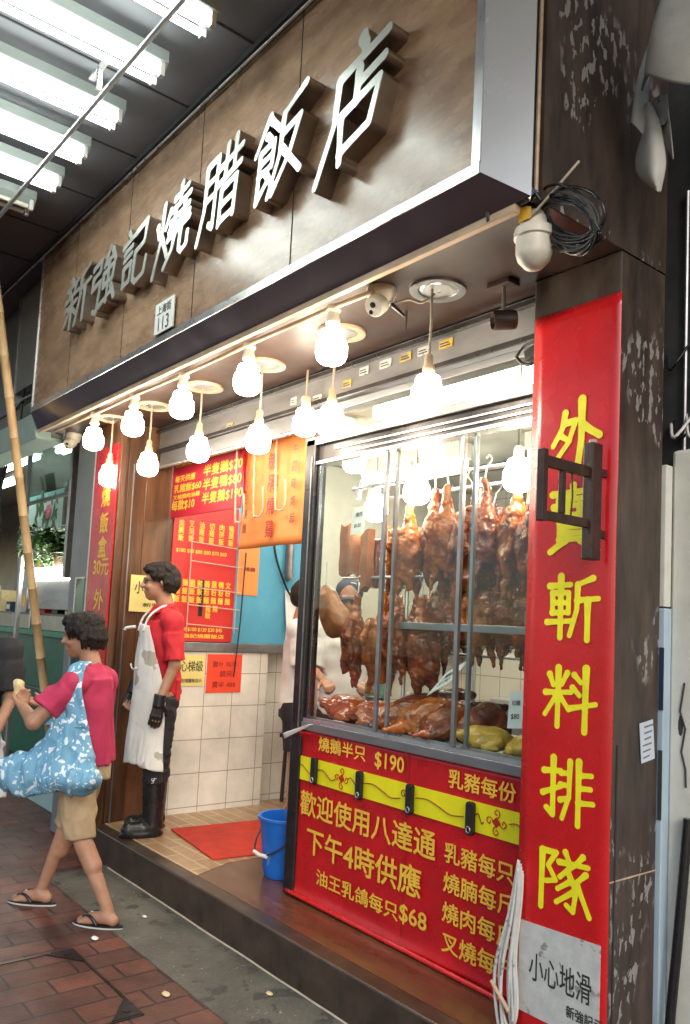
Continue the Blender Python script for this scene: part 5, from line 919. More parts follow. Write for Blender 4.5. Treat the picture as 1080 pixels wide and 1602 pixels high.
# ---- the shop man, seen in profile: faces local -Y
def shop_man():
    o = thing('person', 'man in red polo shirt, white apron and black rubber boots standing in the doorway', 'person', (-4.93, 2.44, S+.002), None, RAD(-15))
    P = []; hc = (0, -.035, 1.625); TW = RAD(-12); spin = lambda q: Vector(rotz(q, hc, TW)); g = head(P, hc, 1.02, TW, .03); P += [('c', (0, .03, 1.42), .062, (0, -.005, 1.555), .054)]
    P += [('p', [(0.86, 0, 0.02, 0.14, 0.1), (0.95, 0, 0.02, 0.15, 0.11), (1.08, 0, 0.01, 0.138, 0.1), (1.28, 0, 0, 0.165, 0.112), (1.37, 0, 0.015, 0.12, 0.075)]), ('c', (-.15, .03, 1.39), .052, (.15, .03, 1.39), .052)]
    sl, el, wl = (.195, .035, 1.375), (.225, .055, 1.10), (.235, -.03, .865); sr, er, wr = (-.195, .03, 1.375), (-.225, .03, 1.10), (-.19, -.12, .91)
    arm(P, sl, el, wl); arm(P, sr, er, wr); hand(P, wl, (-.02, -.12, -1), (-1, 0, 0), 1.0, .35, 1); hand(P, wr, (.1, -.3, -1), (1, 0, 0), 1., .5, -1)
    for s, y in ((1, -.0), (-1, .05)): P += [('c', (s*.085, .02, .9), .085, (s*.09, y, .50), .056), ('c', (s*.09, y, .50), .054, (s*.09, y+.01, .10), .036)]; feet(P, (s*.09, y+.01, .09), (0, -1), 1, False)
    part('body', snet(P, .0062, .014), 'skin', o, smooth=True, local=True)
    H = [('e', (0, .012, 1.668), (.080, .097, .082)), ('e', (0, .045, 1.63), (.078, .066, .07))]
    low = lambda a: (.062 if abs(math.atan2(math.sin(a), math.cos(a))) < .9 else (.012 if abs(math.atan2(math.sin(a), math.cos(a))) < 1.75 else -.055))
    H = [tuple([q[0], tuple(spin(q[1])), q[2]]) for q in H]+locks(hc, 1.02, TW, 84, low, 3, .104, .088)+locks(hc, 1.02, TW, 40, lambda a: .075, 8, .085, .07)
    part('hair', snet(H, .0042, .0055), 'hair', o, smooth=True, local=True)
    gl = MB()
    for s in (-1, 1): gl.tube([(s*.037+.024*math.cos(a), -.128+.004*abs(math.cos(a)), 1.632+.018*math.sin(a)) for a in [math.pi*k/8 for k in range(17)]], .0022, 5).tube([(s*.061, -.124, 1.636), (s*.083, -.06, 1.634), (s*.085, -.02, 1.628)], .0022, 5)
    gl.tube([(-.013, -.128, 1.636), (.013, -.128, 1.636)], .002, 5); part('spectacles', gl.xf(spin), 'spectacle', o, local=True)
    ey = MB()
    for s in (-1, 1): ey.lathe([(0, -.007), (.006, -.004), (.007, 0), (0, .0)], (s*.033, -.107, 1.632), 10, (0, 1, 0))
    part('eyes', ey.xf(spin), 'dark_ink', o, local=True)
    C = [('p', [(0.9, 0, 0.02, 0.172, 0.135), (1.05, 0, 0.015, 0.165, 0.122), (1.27, 0, 0.006, 0.182, 0.13), (1.37, 0, 0.018, 0.178, 0.108)]), ('c', (-.15, .03, 1.395), .062, (.15, .03, 1.395), .062), ('e', sl, (.062, .064, .062)), ('e', sr, (.062, .064, .062)), ('c', (0, .035, 1.40), .085, (0, .03, 1.43), .07), *slv(sl, (.224, .053, 1.125), .060, .070), *slv(sr, (-.222, .032, 1.125), .060, .070)]
    part('polo_shirt', folds(rough_up(snet(C, .006, .03), .007, 8, 3, (1, 1, .6)), .010, 14, 9, (1, 1, .55)), 'red_shirt', o, smooth=True, local=True)
    co_ = MB().sheet(lambda u, v: ((.072+.02*v)*math.sin(u*5.2-2.6), .012-.01*v-(.07+.026*v)*math.cos(u*5.2-2.6), 1.488-.04*v-.03*math.cos(u*5.2-2.6)*v+.012*math.cos(u*5.2-2.6)*-1), 30, 4, -.005); part('collar', co_, 'red_shirt', o, smooth=True, local=True)
    part('shirt_tail', rough_up(snet([('b', (.02, .105, .86), (.13, .035), (.02, .10, 1.0), (.13, .04))], .008, .02), .006, 12, 1), 'red_shirt', o, smooth=True, local=True)
    T = [('b', (0, .022, .82), (.165, .122), (0, .022, .99), (.160, .118))]
    for s, y in ((1, 0), (-1, .05)): T += [('f', (s*.088, .02, .88), .098, (s*.095, y+.005, .34), .080)]
    part('trousers', folds(rough_up(snet(T, .007, .03), .006, 11, 8), .009, 15, 2, (.8, .8, 1.2)), 'black_cloth', o, smooth=True, local=True)
    for s, y in ((1, 0), (-1, .05)):
        Bt = [('f', (s*.09, y+.008, .06), .062, (s*.092, y+.005, .42), .079), ('e', (s*.09, y+.012, .06), (.05, .062, .055)), ('c', (s*.09, y, .05), .048, (s*.092, y-.14, .047), .047), ('b', (s*.09, y-.06, 0.002), (.05, .14), (s*.09, y-.06, .024), (.05, .14))]
        bt = part('rubber_boot', snet(Bt, .0065, .022), 'rubber', o, smooth=True, local=True)
        if s > 0:
            write(q := MB(), '安', (0, 0, 0), 'side', w=.045, h=.035, bold=.0); q.xf(lambda p: Vector((.174+p.x, -.012+p.y, .365+p.z))); part('boot_mark', q, 'white_card', bt, local=True)
    A = lambda u, v: (lambda a, k: ((.192+.016*v+.012*math.sin(v*7))*math.sin(a)*k, .012-(.150+.035*v)*math.cos(a)-.012*math.sin(a*5+v*2)*v, 1.30-.86*v+.05*(1-v)**4*math.cos(a)+.018*math.sin(a*2.2+.6)*v))((u-.5)*2*(1.62-.95*max(0, 1-v*2.4)), 1)
    ap = part('apron', folds(MB().sheet(A, 60, 70, -.004), .010, 9, 4, (1.2, 1.2, .35)), 'apron', o, smooth=True, local=True)
    part('strap', MB().tube([(.085, -.135, 1.30), (.095, -.10, 1.40), (.085, -.02, 1.465), (.05, .06, 1.485)], .008, 6, 6, .6).tube([(-.085, -.135, 1.30), (-.095, -.10, 1.40), (-.085, -.02, 1.465), (-.05, .06, 1.485)], .008, 6, 6), 'white_cloth', ap, smooth=True, local=True)
    part('pocket_fold', MB().sheet(lambda u, v: (-.09+.17*u, -.158-.02*math.sin(u*3.1)-.006*v, 1.06+.015*math.sin(u*6)+.012*v), 10, 2, .006), 'apron', ap, smooth=True, local=True)
    for wq, d, n, sp, c in ((wl, (-.02, -.12, -1), (-1, 0, 0), 1, .35), (wr, (.1, -.3, -1), (1, 0, 0), -1, .5)):
        G = []; hand(G, wq, d, n, 1.04, c, sp); dd = Vector(d).normalized(); G.append(('f', tuple(Vector(wq)-dd*.045), .036, tuple(Vector(wq)+dd*.03), .034)); part('glove', snet(G, .005, .007, .0025), 'black_plastic', o, smooth=True, local=True)
    part('pen', MB().tube([(-.10, -.155, 1.325), (-.16, -.20, 1.315), (-.17, -.21, 1.30)], .011, 8, 4), 'white_cloth', o, smooth=True, local=True)
    return o
man = shop_man()
# ---- the woman walking past with a tote bag
WX, WY = -4.31, 1.715
def woman():
    o = thing('person', 'short haired woman in pink T-shirt and khaki shorts walking past with a blue bag', 'person', (WX, WY, .0), None, RAD(-50))
    # local frame: faces -Y, left side is +X
    P = []; g = head(P, (-.0, -.045, 1.475), .98, .25, .12); P += [('c', (0, .03, 1.29), .055, (0, -.01, 1.41), .050)]
    P += [('p', [(0.76, 0, 0.02, 0.15, 0.12), (0.86, 0, 0.02, 0.16, 0.125), (1, 0, 0.01, 0.145, 0.108), (1.16, 0, 0, 0.155, 0.11), (1.25, 0, 0.015, 0.11, 0.07)]), ('c', (-.13, .025, 1.26), .048, (.13, .025, 1.26), .048)]
    sl, el, wl = (.178, .02, 1.235), (.285, -.125, 1.035), (.115, -.30, 1.085); sr, er, wr = (-.178, .02, 1.235), (-.21, -.05, 1.02), (-.07, -.28, 1.08)
    arm(P, sl, el, wl, (.046, .040, .027)); arm(P, sr, er, wr, (.046, .038, .027)); hand(P, wl, (-.65, -.5, .25), (-.4, .1, .9), .93, .75, -1); hand(P, wr, (.35, -.75, .2), (.3, .1, .9), .93, .85, 1)
    # left leg trails with the heel down, right leg steps ahead
    lk, la = (.095, .07, .46), (.10, .265, .088); rk, ra = (-.085, -.09, .465), (-.09, -.225, .088)
    P += [('c', (.08, .025, .82), .090, lk, .052), ('c', lk, .049, la, .029), ('c', (.097, .105, .40), .046, (.099, .165, .30), .045), ('c', (-.08, .01, .82), .090, rk, .052), ('c', rk, .049, ra, .029), ('c', (-.087, -.092, .40), .046, (-.089, -.13, .30), .045)]
    feet(P, la, (-.05, -1), .95); feet(P, ra, (.05, -1), .95)
    part('body', snet(P, .0062, .015), 'skin', o, smooth=True, local=True)
    hr = lambda x, y, z: g(x, y, z)
    H = [('e', hr(0, .016, .045), (.086, .100, .086)), ('e', hr(0, .052, .0), (.088, .074, .080)), ('c', hr(0, .065, -.03), .05, hr(0, .05, -.05), .036)]
    low = lambda a: (.055 if abs(math.atan2(math.sin(a), math.cos(a))) < .7 else (-.005 if abs(math.atan2(math.sin(a), math.cos(a))) < 1.6 else -.058))
    H += locks((-.0, -.045, 1.475), .98, .25, 96, low, 5, .116, .100)+locks((-.0, -.045, 1.475), .98, .25, 46, lambda a: .06, 9, .09, .078)
    part('hair', snet(H, .0042, .006), 'hair', o, smooth=True, local=True)
    C = [('p', [(0.8, 0, 0.018, 0.172, 0.148), (0.95, 0, 0.018, 0.162, 0.132), (1.13, 0, 0.014, 0.160, 0.124), (1.25, 0, 0.022, 0.15, 0.10)]), ('c', (-.125, .025, 1.265), .056, (.125, .025, 1.265), .056), ('e', sl, (.061, .063, .061)), ('e', sr, (.061, .063, .061)), *slv(sl, (.252, -.080, 1.10), .060, .080), *slv(sr, (-.206, -.02, 1.04), .060, .078), ('c', (0, .03, 1.25), .085, (0, .024, 1.30), .062)]
    part('t_shirt', folds(rough_up(snet(C, .006, .028), .009, 8, 5, (1, 1, .6)), .011, 13, 3, (1, 1, .5)), 'pink_shirt', o, smooth=True, local=True)
    T = [('b', (0, .022, .72), (.160, .13), (0, .02, .90), (.152, .125)), ('f', (.08, .025, .80), .102, (.092, .068, .43), .084), ('f', (-.08, .012, .80), .102, (-.087, -.085, .43), .084)]
    part('shorts', folds(rough_up(snet(T, .006, .03), .006, 12, 3), .010, 15, 6, (1, 1, .6)), 'khaki', o, smooth=True, local=True)
    part('earring', MB().tube([hr(.082, .02, -.03), hr(.084, .03, -.07)], .002, 5), 'gold_ink', o, local=True)
    for an, d in ((la, (-.05, -1)), (ra, (.05, -1))):
        dv = Vector((d[0], d[1], 0)).normalized(); t = Vector((-dv.y, dv.x, 0)); b = Vector((an[0], an[1], 0)); n = 26; poly = []
        for k in range(n):
            a = 2*math.pi*k/n; r_ = .046+.010*math.cos(a); poly.append(b+dv*(.052+.142*math.cos(a))+t*(r_*math.sin(a)))
        sd = part('flip_flop', MB().prism([(p.x, p.y) for p in poly], .007, (0, 0, .0095)), 'black_plastic', o, local=True); part('sole', MB().prism([(p.x, p.y) for p in poly], .008, (0, 0, .001)), 'sandal_sole', sd, local=True)
        q = lambda a_, b_, z: tuple(b+dv*a_+t*b_+Vector((0, 0, z)))
        part('strap', MB().tube([q(.03, -.048, .02), q(.075, -.038, .058), q(.13, -.012, .042), q(.15, -.016, .02)], .0085, 8, 6).tube([q(.03, .048, .02), q(.075, .040, .056), q(.13, -.004, .042), q(.15, -.016, .02)], .0085, 8, 6), 'rubber', sd, smooth=True, local=True)
        part('stud', MB().lathe([(0, 0), (.009, 0), (.006, .004), (0, .005)], q(.10, -.02, .058), 10), 'white_card', sd, local=True)
    return o
wom = woman()
RW = Matrix.Rotation(RAD(-50), 3, 'Z'); wl2w = lambda p: RW@Vector(p)+Vector((WX, WY, 0))
tg = thing('tote_bag', 'blue cloth tote bag with a pale heart pattern hanging from the woman shoulder', 'bag', tuple(wl2w((.27, .06, .62))))
TB = [('p', [(.64, .245, -.03, .05, .25), (.69, .252, -.02, .08, .265), (.76, .248, .01, .07, .23), (.86, .238, .04, .045, .165), (.955, .232, .05, .024, .11)]), ('e', (.262, -.24, .70), (.07, .15, .062)), ('e', (.26, .12, .70), (.08, .14, .06)), ('c', (.265, -.37, .715), .026, (.265, -.25, .74), .05)]
tb_ = folds(folds(rough_up(snet(TB, .007, .04), .016, 7, 4, (1, 1.3, .5)), .022, 9, 8, (1, 1.4, .35)), .008, 22, 2, (1, 1.2, .5)); tb_.xf(lambda p: wl2w((p.x, p.y*.84+.01, .655+(p.z-.61)*1.16))); part('sack', tb_, 'tote', tg, smooth=True)
for y0, y1, dx in ((-.06, .02, 0), (.10, .05, .01)):
    def strap(u, v, y0=y0, y1=y1, dx=dx):
        q = catmull([(.245+dx, y0, 1.02), (.232+dx, y0*.6+y1*.4, 1.08), (.222, y1*.9, 1.235), (.178, y1+.005, 1.325), (.13, y1+.02, 1.348)], 8); k = min(len(q)-1, int(v*(len(q)-1)+.5)); p = q[k]; w = .052*(1-v)+.024
        return wl2w((p.x+.004*math.sin(v*20+u*6), p.y+(u-.5)*2*w*(.9 if v < .6 else .8), p.z))
    part('strap', MB().sheet(strap, 6, 32, .004), 'tote', tg, smooth=True)
fd = thing('wrapped_snack', 'pale wrapped snack held in the hands of the woman', 'food', tuple(wl2w((.03, -.31, 1.10)))); sb_ = snet([('c', (.03, -.375, 1.105), .022, (.035, -.385, 1.195), .028), ('c', (.01, -.375, 1.11), .02, (-.03, -.385, 1.145), .018)], .006, .02); rough_up(sb_, .008, 30, 2); sb_.xf(wl2w); part('wrap', sb_, 'bread', fd, smooth=True)
# ---- person in black cut by the left edge
def black_person():
    o = thing('person', 'person in a black printed T-shirt cut off by the left edge of the photo', 'person', (-4.985, 1.29, 0), None, RAD(60))
    P = []; g = head(P, (0, -.04, 1.60), 1., 0); P += [('c', (0, .03, 1.40), .06, (0, 0, 1.54), .054), ('p', [(0.85, 0, 0.02, 0.15, 0.115), (0.95, 0, 0.02, 0.16, 0.12), (1.08, 0, 0.01, 0.148, 0.108), (1.27, 0, 0, 0.165, 0.115), (1.36, 0, 0.015, 0.12, 0.075)]), ('c', (-.15, .03, 1.385), .05, (.15, .03, 1.385), .05)]
    sl, el, wl = (.195, .03, 1.36), (.235, .0, 1.09), (.21, -.17, .92); sr, er, wr = (-.195, .03, 1.36), (-.24, .02, 1.09), (-.20, -.10, .88)
    arm(P, sl, el, wl); arm(P, sr, er, wr); hand(P, wl, (0, -.5, -.8), (-1, 0, 0), 1, .9, 1); hand(P, wr, (0, -.4, -1), (1, 0, 0), 1, .9, -1)
    for s, y in ((1, -.12), (-1, .12)): P += [('c', (s*.085, .02, .88), .09, (s*.09, y*.6, .49), .058), ('c', (s*.09, y*.6, .49), .056, (s*.09, y+.03, .10), .036)]; feet(P, (s*.09, y+.03, .09), (0, -1), 1, False)
    part('body', snet(P, .008, .015), 'skin', o, smooth=True, local=True); part('hair', rough_up(snet([('e', (0, -.0, 1.65), (.09, .10, .085)), ('e', (0, .04, 1.60), (.087, .07, .085))], .008, .02), .006, 30), 'hair', o, smooth=True, local=True)
    C = [('p', [(0.88, 0, 0.015, 0.185, 0.14), (1.08, 0, 0.012, 0.175, 0.13), (1.27, 0, 0.006, 0.184, 0.132), (1.36, 0, 0.018, 0.172, 0.105)]), ('c', (-.14, .03, 1.375), .062, (.14, .03, 1.375), .062), ('e', sl, (.073, .073, .073)), ('e', sr, (.073, .073, .073)), *slv(sl, (.23, .005, 1.13), .07, .08), *slv(sr, (-.235, .02, 1.13), .07, .08)]
    part('t_shirt', rough_up(snet(C, .008, .03), .007, 9, 2), 'black_cloth', o, smooth=True, local=True)
    part('trousers', rough_up(snet([('b', (0, .02, .78), (.17, .125), (0, .02, .96), (.165, .122)), ('f', (.088, .02, .84), .10, (.09, -.09, .12), .065), ('f', (-.088, .02, .84), .10, (-.09, .15, .12), .065)], .009, .03), .006, 10, 3), 'black_cloth', o, smooth=True, local=True)
    pr = MB()
    for i, z in enumerate((1.24, 1.16, 1.08)): pr.tube([(.0+.05*math.cos(a)+.04, .145+.002, z+.028*math.sin(a)) for a in [2*math.pi*k/12 for k in range(11)]], .006, 5)
    part('print', pr, 'white_card', o, local=True)
    for s, y in ((1, -.09), (-1, .15)): part('shoe', snet([('c', (s*.09, y+.02, .04), .045, (s*.09, y-.14, .035), .04)], .008, .01), 'rubber', o, smooth=True, local=True)
    return o
black_person()
cbg = thing('carrier_bag', 'white plastic carrier bag held beside the person in black', 'bag', (-4.80, 1.33, .55))
bgm = rough_up(snet([('b', (0, 0, .55), (.13, .06), (0, 0, .85), (.10, .04)), ('b', (0, 0, .85), (.10, .04), (0, 0, .97), (.05, .02))], .009, .03), .016, 9, 2, (1, 1, .6)); bgm.xf(lambda p: Vector((-4.80+p.x*.5+p.y*.3, 1.36+p.x*.8, p.z))); part('bag', bgm, 'plastic_bag', cbg, smooth=True)
# ---- the two cooks
def cook(name_label, loc, rz, cap, low):
    o = thing('person', name_label, 'person', loc, None, rz)
    P = []; head(P, (0, -.045, 1.60), 1., 0, .35 if cap else 0); P += [('c', (0, .03, 1.40), .06, (0, 0, 1.54), .054), ('p', [(0.85, 0, 0.02, 0.15, 0.115), (0.95, 0, 0.02, 0.16, 0.12), (1.08, 0, 0.01, 0.148, 0.108), (1.27, 0, 0, 0.165, 0.115), (1.36, 0, 0.015, 0.12, 0.075)])]
    sl, el, wl = (.195, .03, 1.36), (.235, -.02, 1.09), (.16, -.24, 1.02); sr, er, wr = (-.195, .03, 1.36), (-.235, -.02, 1.09), (-.14, -.24, 1.02)
    arm(P, sl, el, wl); arm(P, sr, er, wr); hand(P, wl, (-.3, -.9, -.1), (-.3, 0, -1), 1, .8, 1); hand(P, wr, (.3, -.9, -.1), (.3, 0, -1), 1, .8, -1)
    for s in (1, -1): P += [('c', (s*.085, .02, .88), .09, (s*.09, 0, .49), .058), ('c', (s*.09, 0, .49), .054, (s*.09, .02, .10), .034)]; feet(P, (s*.09, .02, .09), (0, -1), 1, False)
    part('body', snet(P, .008, .015), 'skin', o, smooth=True, local=True)
    C = [('p', [(0.78, 0, 0.015, 0.185, 0.14), (1.08, 0, 0.012, 0.175, 0.13), (1.27, 0, 0.006, 0.184, 0.132), (1.36, 0, 0.018, 0.172, 0.105)]), ('c', (-.14, .03, 1.375), .062, (.14, .03, 1.375), .062), ('e', sl, (.073, .073, .073)), ('e', sr, (.073, .073, .073)), *slv(sl, (.235, -.015, 1.11), .07, .085), *slv(sr, (-.235, -.015, 1.11), .07, .085)]
    part('white_shirt', rough_up(snet(C, .008, .03), .010, 10, 2), 'white_cloth', o, smooth=True, local=True)
    part('shorts', rough_up(snet([('b', (0, .02, .72), (.172, .13), (0, .02, .94), (.165, .122)), ('f', (.088, .02, .84), .10, (.092, 0, .50 if not cap else .1), .098), ('f', (-.088, .02, .84), .10, (-.092, 0, .50 if not cap else .1), .098)], .009, .03), .007, 10, 3), 'black_cloth', o, smooth=True, local=True)
    if cap:
        cp = part('cap', snet([('e', (0, -.02, 1.655), (.098, .112, .085)), ('e', (0, .02, 1.63), (.094, .09, .08))], .007, .02), 'navy_cloth', o, smooth=True, local=True); part('peak', MB().sheet(lambda u, v: ((u-.5)*.15*(1-.3*v*v), -.10-.09*v*(1-(2*u-1)**2*.5), 1.615-.035*v-.02*(2*u-1)**2), 12, 6, .006), 'navy_cloth', cp, smooth=True, local=True); part('piping', MB().tube([(.09, -.06, 1.66), (.03, -.11, 1.70), (-.05, -.10, 1.69)], .003, 5, 5), 'white_card', cp, smooth=True, local=True)
    else: part('hair', rough_up(snet([('e', (0, -.0, 1.65), (.09, .10, .085)), ('e', (0, .04, 1.60), (.087, .07, .085))], .008, .02), .006, 30), 'hair', o, smooth=True, local=True)
    for s in (1, -1): part('shoe', snet([('c', (s*.09, .03, .04), .045, (s*.09, -.13, .035), .04)], .008, .01), 'rubber', o, smooth=True, local=True)
    return o
cook('cook in white clothes and a navy cap bending behind the hanging roast pork', (-4.42, 3.62, S+.002), RAD(50), True, 0)
cook('worker in white shirt and black shorts half hidden behind the window post', (-4.80, 3.51, S+.002), RAD(141), False, 0)
# ================================================================== neighbouring stall at the left
ns = thing('neighbour_shop', 'neighbouring shop front with grey panels above and a glazed partition at the left', 'shop building', (-8, 3, 0))
part('upper_panel', MB().box(-34, -6.9, 2.0, 2.1, 3.3, 4.6), 'blue_grey', ns); part('upper_panel', MB().box(-6.86, -6.18, 1.93, 2.0, 3.38, 4.227), 'grey_paint', ns, bevel=.005); part('panel_edge', MB().box(-6.90, -6.862, 1.92, 2.0, 3.3, 4.2), 'steel_dull', ns)
part('lower_panel', MB().box(-34, -6.12, 2.02, 2.1, 2.92, 3.3), 'grey_paint', ns); part('awning_box', MB().obox((-8.0, 1.98, 2.98), (1.86, 0, 0), (0, .10, 0), (0, -.03, .085)), 'mint_panel', ns, bevel=.006)
part('frame_bar', MB().tube([(-6.62, 1.94, 3.40), (-6.60, 1.92, 3.24), (-6.60, 1.92, 3.02)], .012, 6).tube([(-6.95, 1.93, 3.2), (-6.60, 1.92, 3.28), (-6.2, 1.92, 3.27)], .012, 6), 'steel_dark', ns)
part('floor_slab', MB().box(-34, -6.04, 2.45, 7, -.3, .16), 'concrete', ns); part('kerb_paint', MB().box(-34, -6.04, 2.40, 2.449, -.2, .155), 'mint_panel', ns)
part('back_wall', MB().box(-34, -6.04, 5.2, 5.4, 0, 4), 'wall_cream', ns); part('party_wall', MB().box(-6.1, -6.03, 2.27, 5.2, 0, 3.9), 'frame_wood', ns); part('ceiling', MB().box(-34, -6.05, 2.12, 5.4, 3.85, 3.95), 'wall_cream', ns)
part('partition_glass', MB().box(-8.14, -6.90, 2.50, 2.506, 2.66, 3.4), 'tint_glass', ns); part('partition_frame', MB().box(-8.20, -8.145, 2.48, 2.52, .16, 3.5), 'steel_dull', ns, bevel=.004); part('partition_frame', MB().box(-6.95, -6.90, 2.47, 2.53, 1.9, 3.5), 'steel_dull', ns, bevel=.004); part('partition_rail', MB().box(-8.144, -6.951, 2.485, 2.515, 2.63, 2.659), 'steel_dark', ns); part('inner_post', MB().box(-8.02, -7.1, 3.4, 3.5, 2.1, 2.9), 'frame_wood', ns)
for i, (x0, x1, y) in enumerate(((-9.1, -7.5, 3.1), (-11.2, -9.6, 3.0), (-13, -11.6, 3.4))):
    o = thing('strip_light', 'bright strip light inside the neighbouring shop, '+('nearest the grey jamb', 'behind the bamboo pole', 'farthest left')[i], 'light', ((x0+x1)/2, y, 3.75), 'strip lights in the neighbouring shop'); part('housing', MB().box(x0, x1, y-.08, y+.08, 3.45, 3.50), 'white_enamel', o); part('hanger', MB().tube([(x0+.3, y, 3.5), (x0+.3, y, 3.85)], .008, 6), 'steel_dull', o); part('tube', MB().tube([(x0+.03, y-.03, 3.41), (x1-.03, y-.03, 3.41)], .03, 10), 'tube_light', o, smooth='auto'); part('tube', MB().tube([(x0+.03, y+.035, 3.41), (x1-.03, y+.035, 3.41)], .03, 10), 'tube_light', o, smooth='auto')
pc = thing('flower_screen', 'pale painted screen with pink flowers and leaves behind the glass at the left', 'painted screen', (-9.8, 3.2, 1.9)); part('panel', MB().box(-10.5, -9.08, 3.2, 3.23, 1.75, 3.02), 'mint_panel', pc); part('frame', MB().box(-9.08, -9.0, 3.18, 3.25, 1.7, 3.08), 'frame_wood', pc); part('frame', MB().box(-10.58, -10.5, 3.18, 3.25, 1.7, 3.08), 'frame_wood', pc)
rnd = random.Random(3); lf = MB(); fl = MB()
for k in range(46):
    a = rnd.random()*6.28; cx, cz = -9.7+.36*(rnd.random()-.5)*2, 2.58+.42*(rnd.random()-.5)*2; L_ = .06+.08*rnd.random(); c_, s_ = math.cos(a), math.sin(a)
    lf.prism([(cx+c_*t*L_-s_*w*.03, cz+s_*t*L_+c_*w*.03) for t, w in ((-1, 0), (-.3, -1), (.4, -.8), (1, 0), (.4, .8), (-.3, 1))], .002+.00005*k, (0, 3.1985, 0), (1, 0, 0), (0, 0, 1), (0, -1, 0))
for cx, cz in ((-9.6, 2.78), (-9.85, 2.5), (-9.7, 2.36)):
    for k in range(6): a = k*1.05; fl.lathe([(0, 0), (.045, .001), (.04, .004), (0, .005)], (cx+.05*math.cos(a), 3.194-.0007*k, cz+.05*math.sin(a)), 10, (0, -1, 0))
part('painted_leaves', lf, 'leaf', pc); part('painted_flowers', fl, 'petal', pc)
pf = thing('framed_picture', 'framed greenish picture standing low behind the plant at the left', 'picture', (-8.3, 2.9, 1.9)); part('canvas', MB().box(-8.85, -7.6, 2.9, 2.915, 1.9, 2.42), 'picture_paper', pf); part('frame', MB().box(-8.89, -7.6, 2.885, 2.92, 2.42, 2.45), 'gold_ink', pf, bevel=.003); part('frame', MB().box(-8.89, -8.85, 2.885, 2.92, 1.9, 2.42), 'gold_ink', pf, bevel=.003)
lbx = thing('light_box', 'bright white lit display box on the counter behind the woman', 'display box', (-7.7, 2.72, 1.55)); part('lit_top', MB().box(-8.25, -6.9, 2.62, 2.85, 1.90, 2.02), 'room_light', lbx, bevel=.004); part('case', MB().box(-8.25, -6.9, 2.64, 2.85, 1.62, 1.898), 'steel_dull', lbx, bevel=.004)
dk = thing('stall_counter', 'dark stall counter with green rail and shelves at the left', 'counter', (-8, 2.8, .16)); part('body', MB().box(-13, -6.15, 2.70, 3.2, .16, 1.36), 'green_paint', dk); part('rail', MB().box(-13, -6.15, 2.62, 2.70, 1.365, 1.42), 'green_rail', dk, bevel=.004); part('shelf', MB().box(-13, -6.15, 2.62, 3.0, 1.56, 1.58), 'steel_dark', dk); part('post', MB().box(-8.12, -8.09, 2.6, 2.63, 1.43, 1.86), 'steel_bright', dk); part('post', MB().box(-9.3, -9.27, 2.6, 2.63, 1.43, 1.86), 'steel_bright', dk)
part('lower_shelf', MB().box(-13, -6.15, 2.56, 2.70, .72, .76), 'green_rail', dk); part('lower_shelf', MB().box(-13, -6.15, 2.64, 2.70, .86, .87), 'steel_dull', dk)
rnd = random.Random(21)
for k in range(11):
    x = -11+k*.36+rnd.random()*.08; w, h = .12+.16*rnd.random(), .10+.17*rnd.random(); m = ('steel_dull', 'black_plastic', 'red_board', 'black_plastic', 'bread', 'dark_blue_paint')[k % 6]; z = 1.581
    o = thing('goods_box', 'small '+{'steel_dull': 'grey', 'black_plastic': 'black', 'red_board': 'red', 'bread': 'cream', 'dark_blue_paint': 'navy'}[m]+f' box of goods on the stall shelf, {ORD[k]} from the left', 'box', (x, 2.75, z), 'boxes on the stall shelf'); part('carton', MB().box(x, x+w, 2.68, 2.86, z, z+h), m, o, bevel=.004); part('label', MB().box(x+w*.15, x+w*.85, 2.6765, 2.6795, z+h*.25, z+h*.7), 'white_card' if k % 2 else 'gold_ink', o)
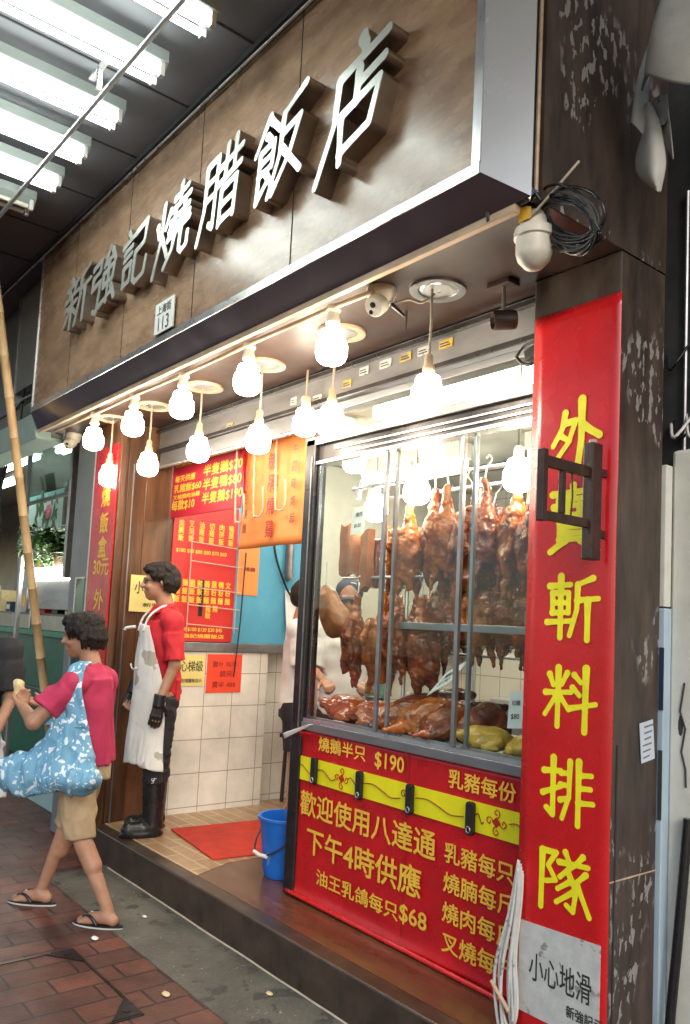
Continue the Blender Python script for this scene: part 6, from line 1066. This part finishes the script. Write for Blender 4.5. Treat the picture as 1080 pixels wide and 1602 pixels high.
# potted plant: many leaf blades on arching stems
PX_ = -7.65
pp = thing('potted_plant', 'leafy green potted plant behind the bamboo pole at the left', 'plant', (PX_, 2.7, 2.021)); part('pot', MB().lathe([(0, 0), (.08, 0), (.11, .14), (.115, .15), (.10, .15), (0, .12)], (PX_, 2.73, 2.021), 20), 'soil_pot', pp, smooth='auto'); rnd = random.Random(5); st = MB(); lv = MB()
for k in range(38):
    a = rnd.random()*6.28; r_ = .14+.34*rnd.random(); z1 = 1.98+.42*rnd.random(); c0 = Vector((PX_, 2.70, 2.14)); e = Vector((PX_+r_*math.cos(a)*1.3, 2.6+r_*math.sin(a)*.6, z1)); mid = (c0+e)/2+Vector((0, 0, .12)); pts = catmull([c0, mid, e], 6); st.tube(pts, .004, 5)
    for i in range(2, len(pts)):
        for q in range(3):
            p = pts[i]; d = Vector((rnd.uniform(-1, 1), rnd.uniform(-1, 1), rnd.uniform(-.7, .4))).normalized(); t = d.cross(Vector((0, 0, 1))).normalized(); L_ = .07+.06*rnd.random(); n_ = d.cross(t)
            lv.add([p, p+d*L_*.45+t*L_*.24+n_*.006, p+d*L_, p+d*L_*.45-t*L_*.24+n_*.006, p+d*L_*.5-n_*.004], [(0, 1, 4), (1, 2, 4), (2, 3, 4), (3, 0, 4)])
part('stems', st, 'leaf', pp, smooth=True); part('leaves', lv, 'leaf', pp)
bm = MB(); b0_, b1_ = Vector((-6.83, 2.515, .162)), Vector((-5.667, 1.331, 4.2)); prof = []; nn = 15
for k in range(nn+1):
    for dz, r_ in ((-.006, .034), (0, .0385), (.006, .034)) if 0 < k < nn else ((0, .034),): prof.append((r_*(1-.12*k/nn), k/nn*(b1_-b0_).length+dz))
bm.lathe([(0, prof[0][1])]+prof+[(0, prof[-1][1])], b0_, 14, (b1_-b0_).normalized()); solo('bamboo_pole', bm, 'bamboo', 'tall bamboo pole leaning at the left edge in front of the stall', 'pole', smooth='auto')
hb = thing('hanging_cables', 'dark bundle of cables and a lamp hanging at the far left edge', 'cable', (-8.3, 2.2, 2.2)); rnd = random.Random(8)
for k in range(6): part('cable', MB().tube([(-8.5+.07*k, 2.28, 3.0), (-8.45+.06*k+.05*rnd.random(), 2.24, 2.75), (-8.48+.08*k, 2.24, 2.55-.06*k), (-8.40+.05*k, 2.26, 2.3)], .014, 6, 5), ('black_plastic', 'cable_white', 'cord')[k % 3 if k == 1 else 0], hb, smooth=True)
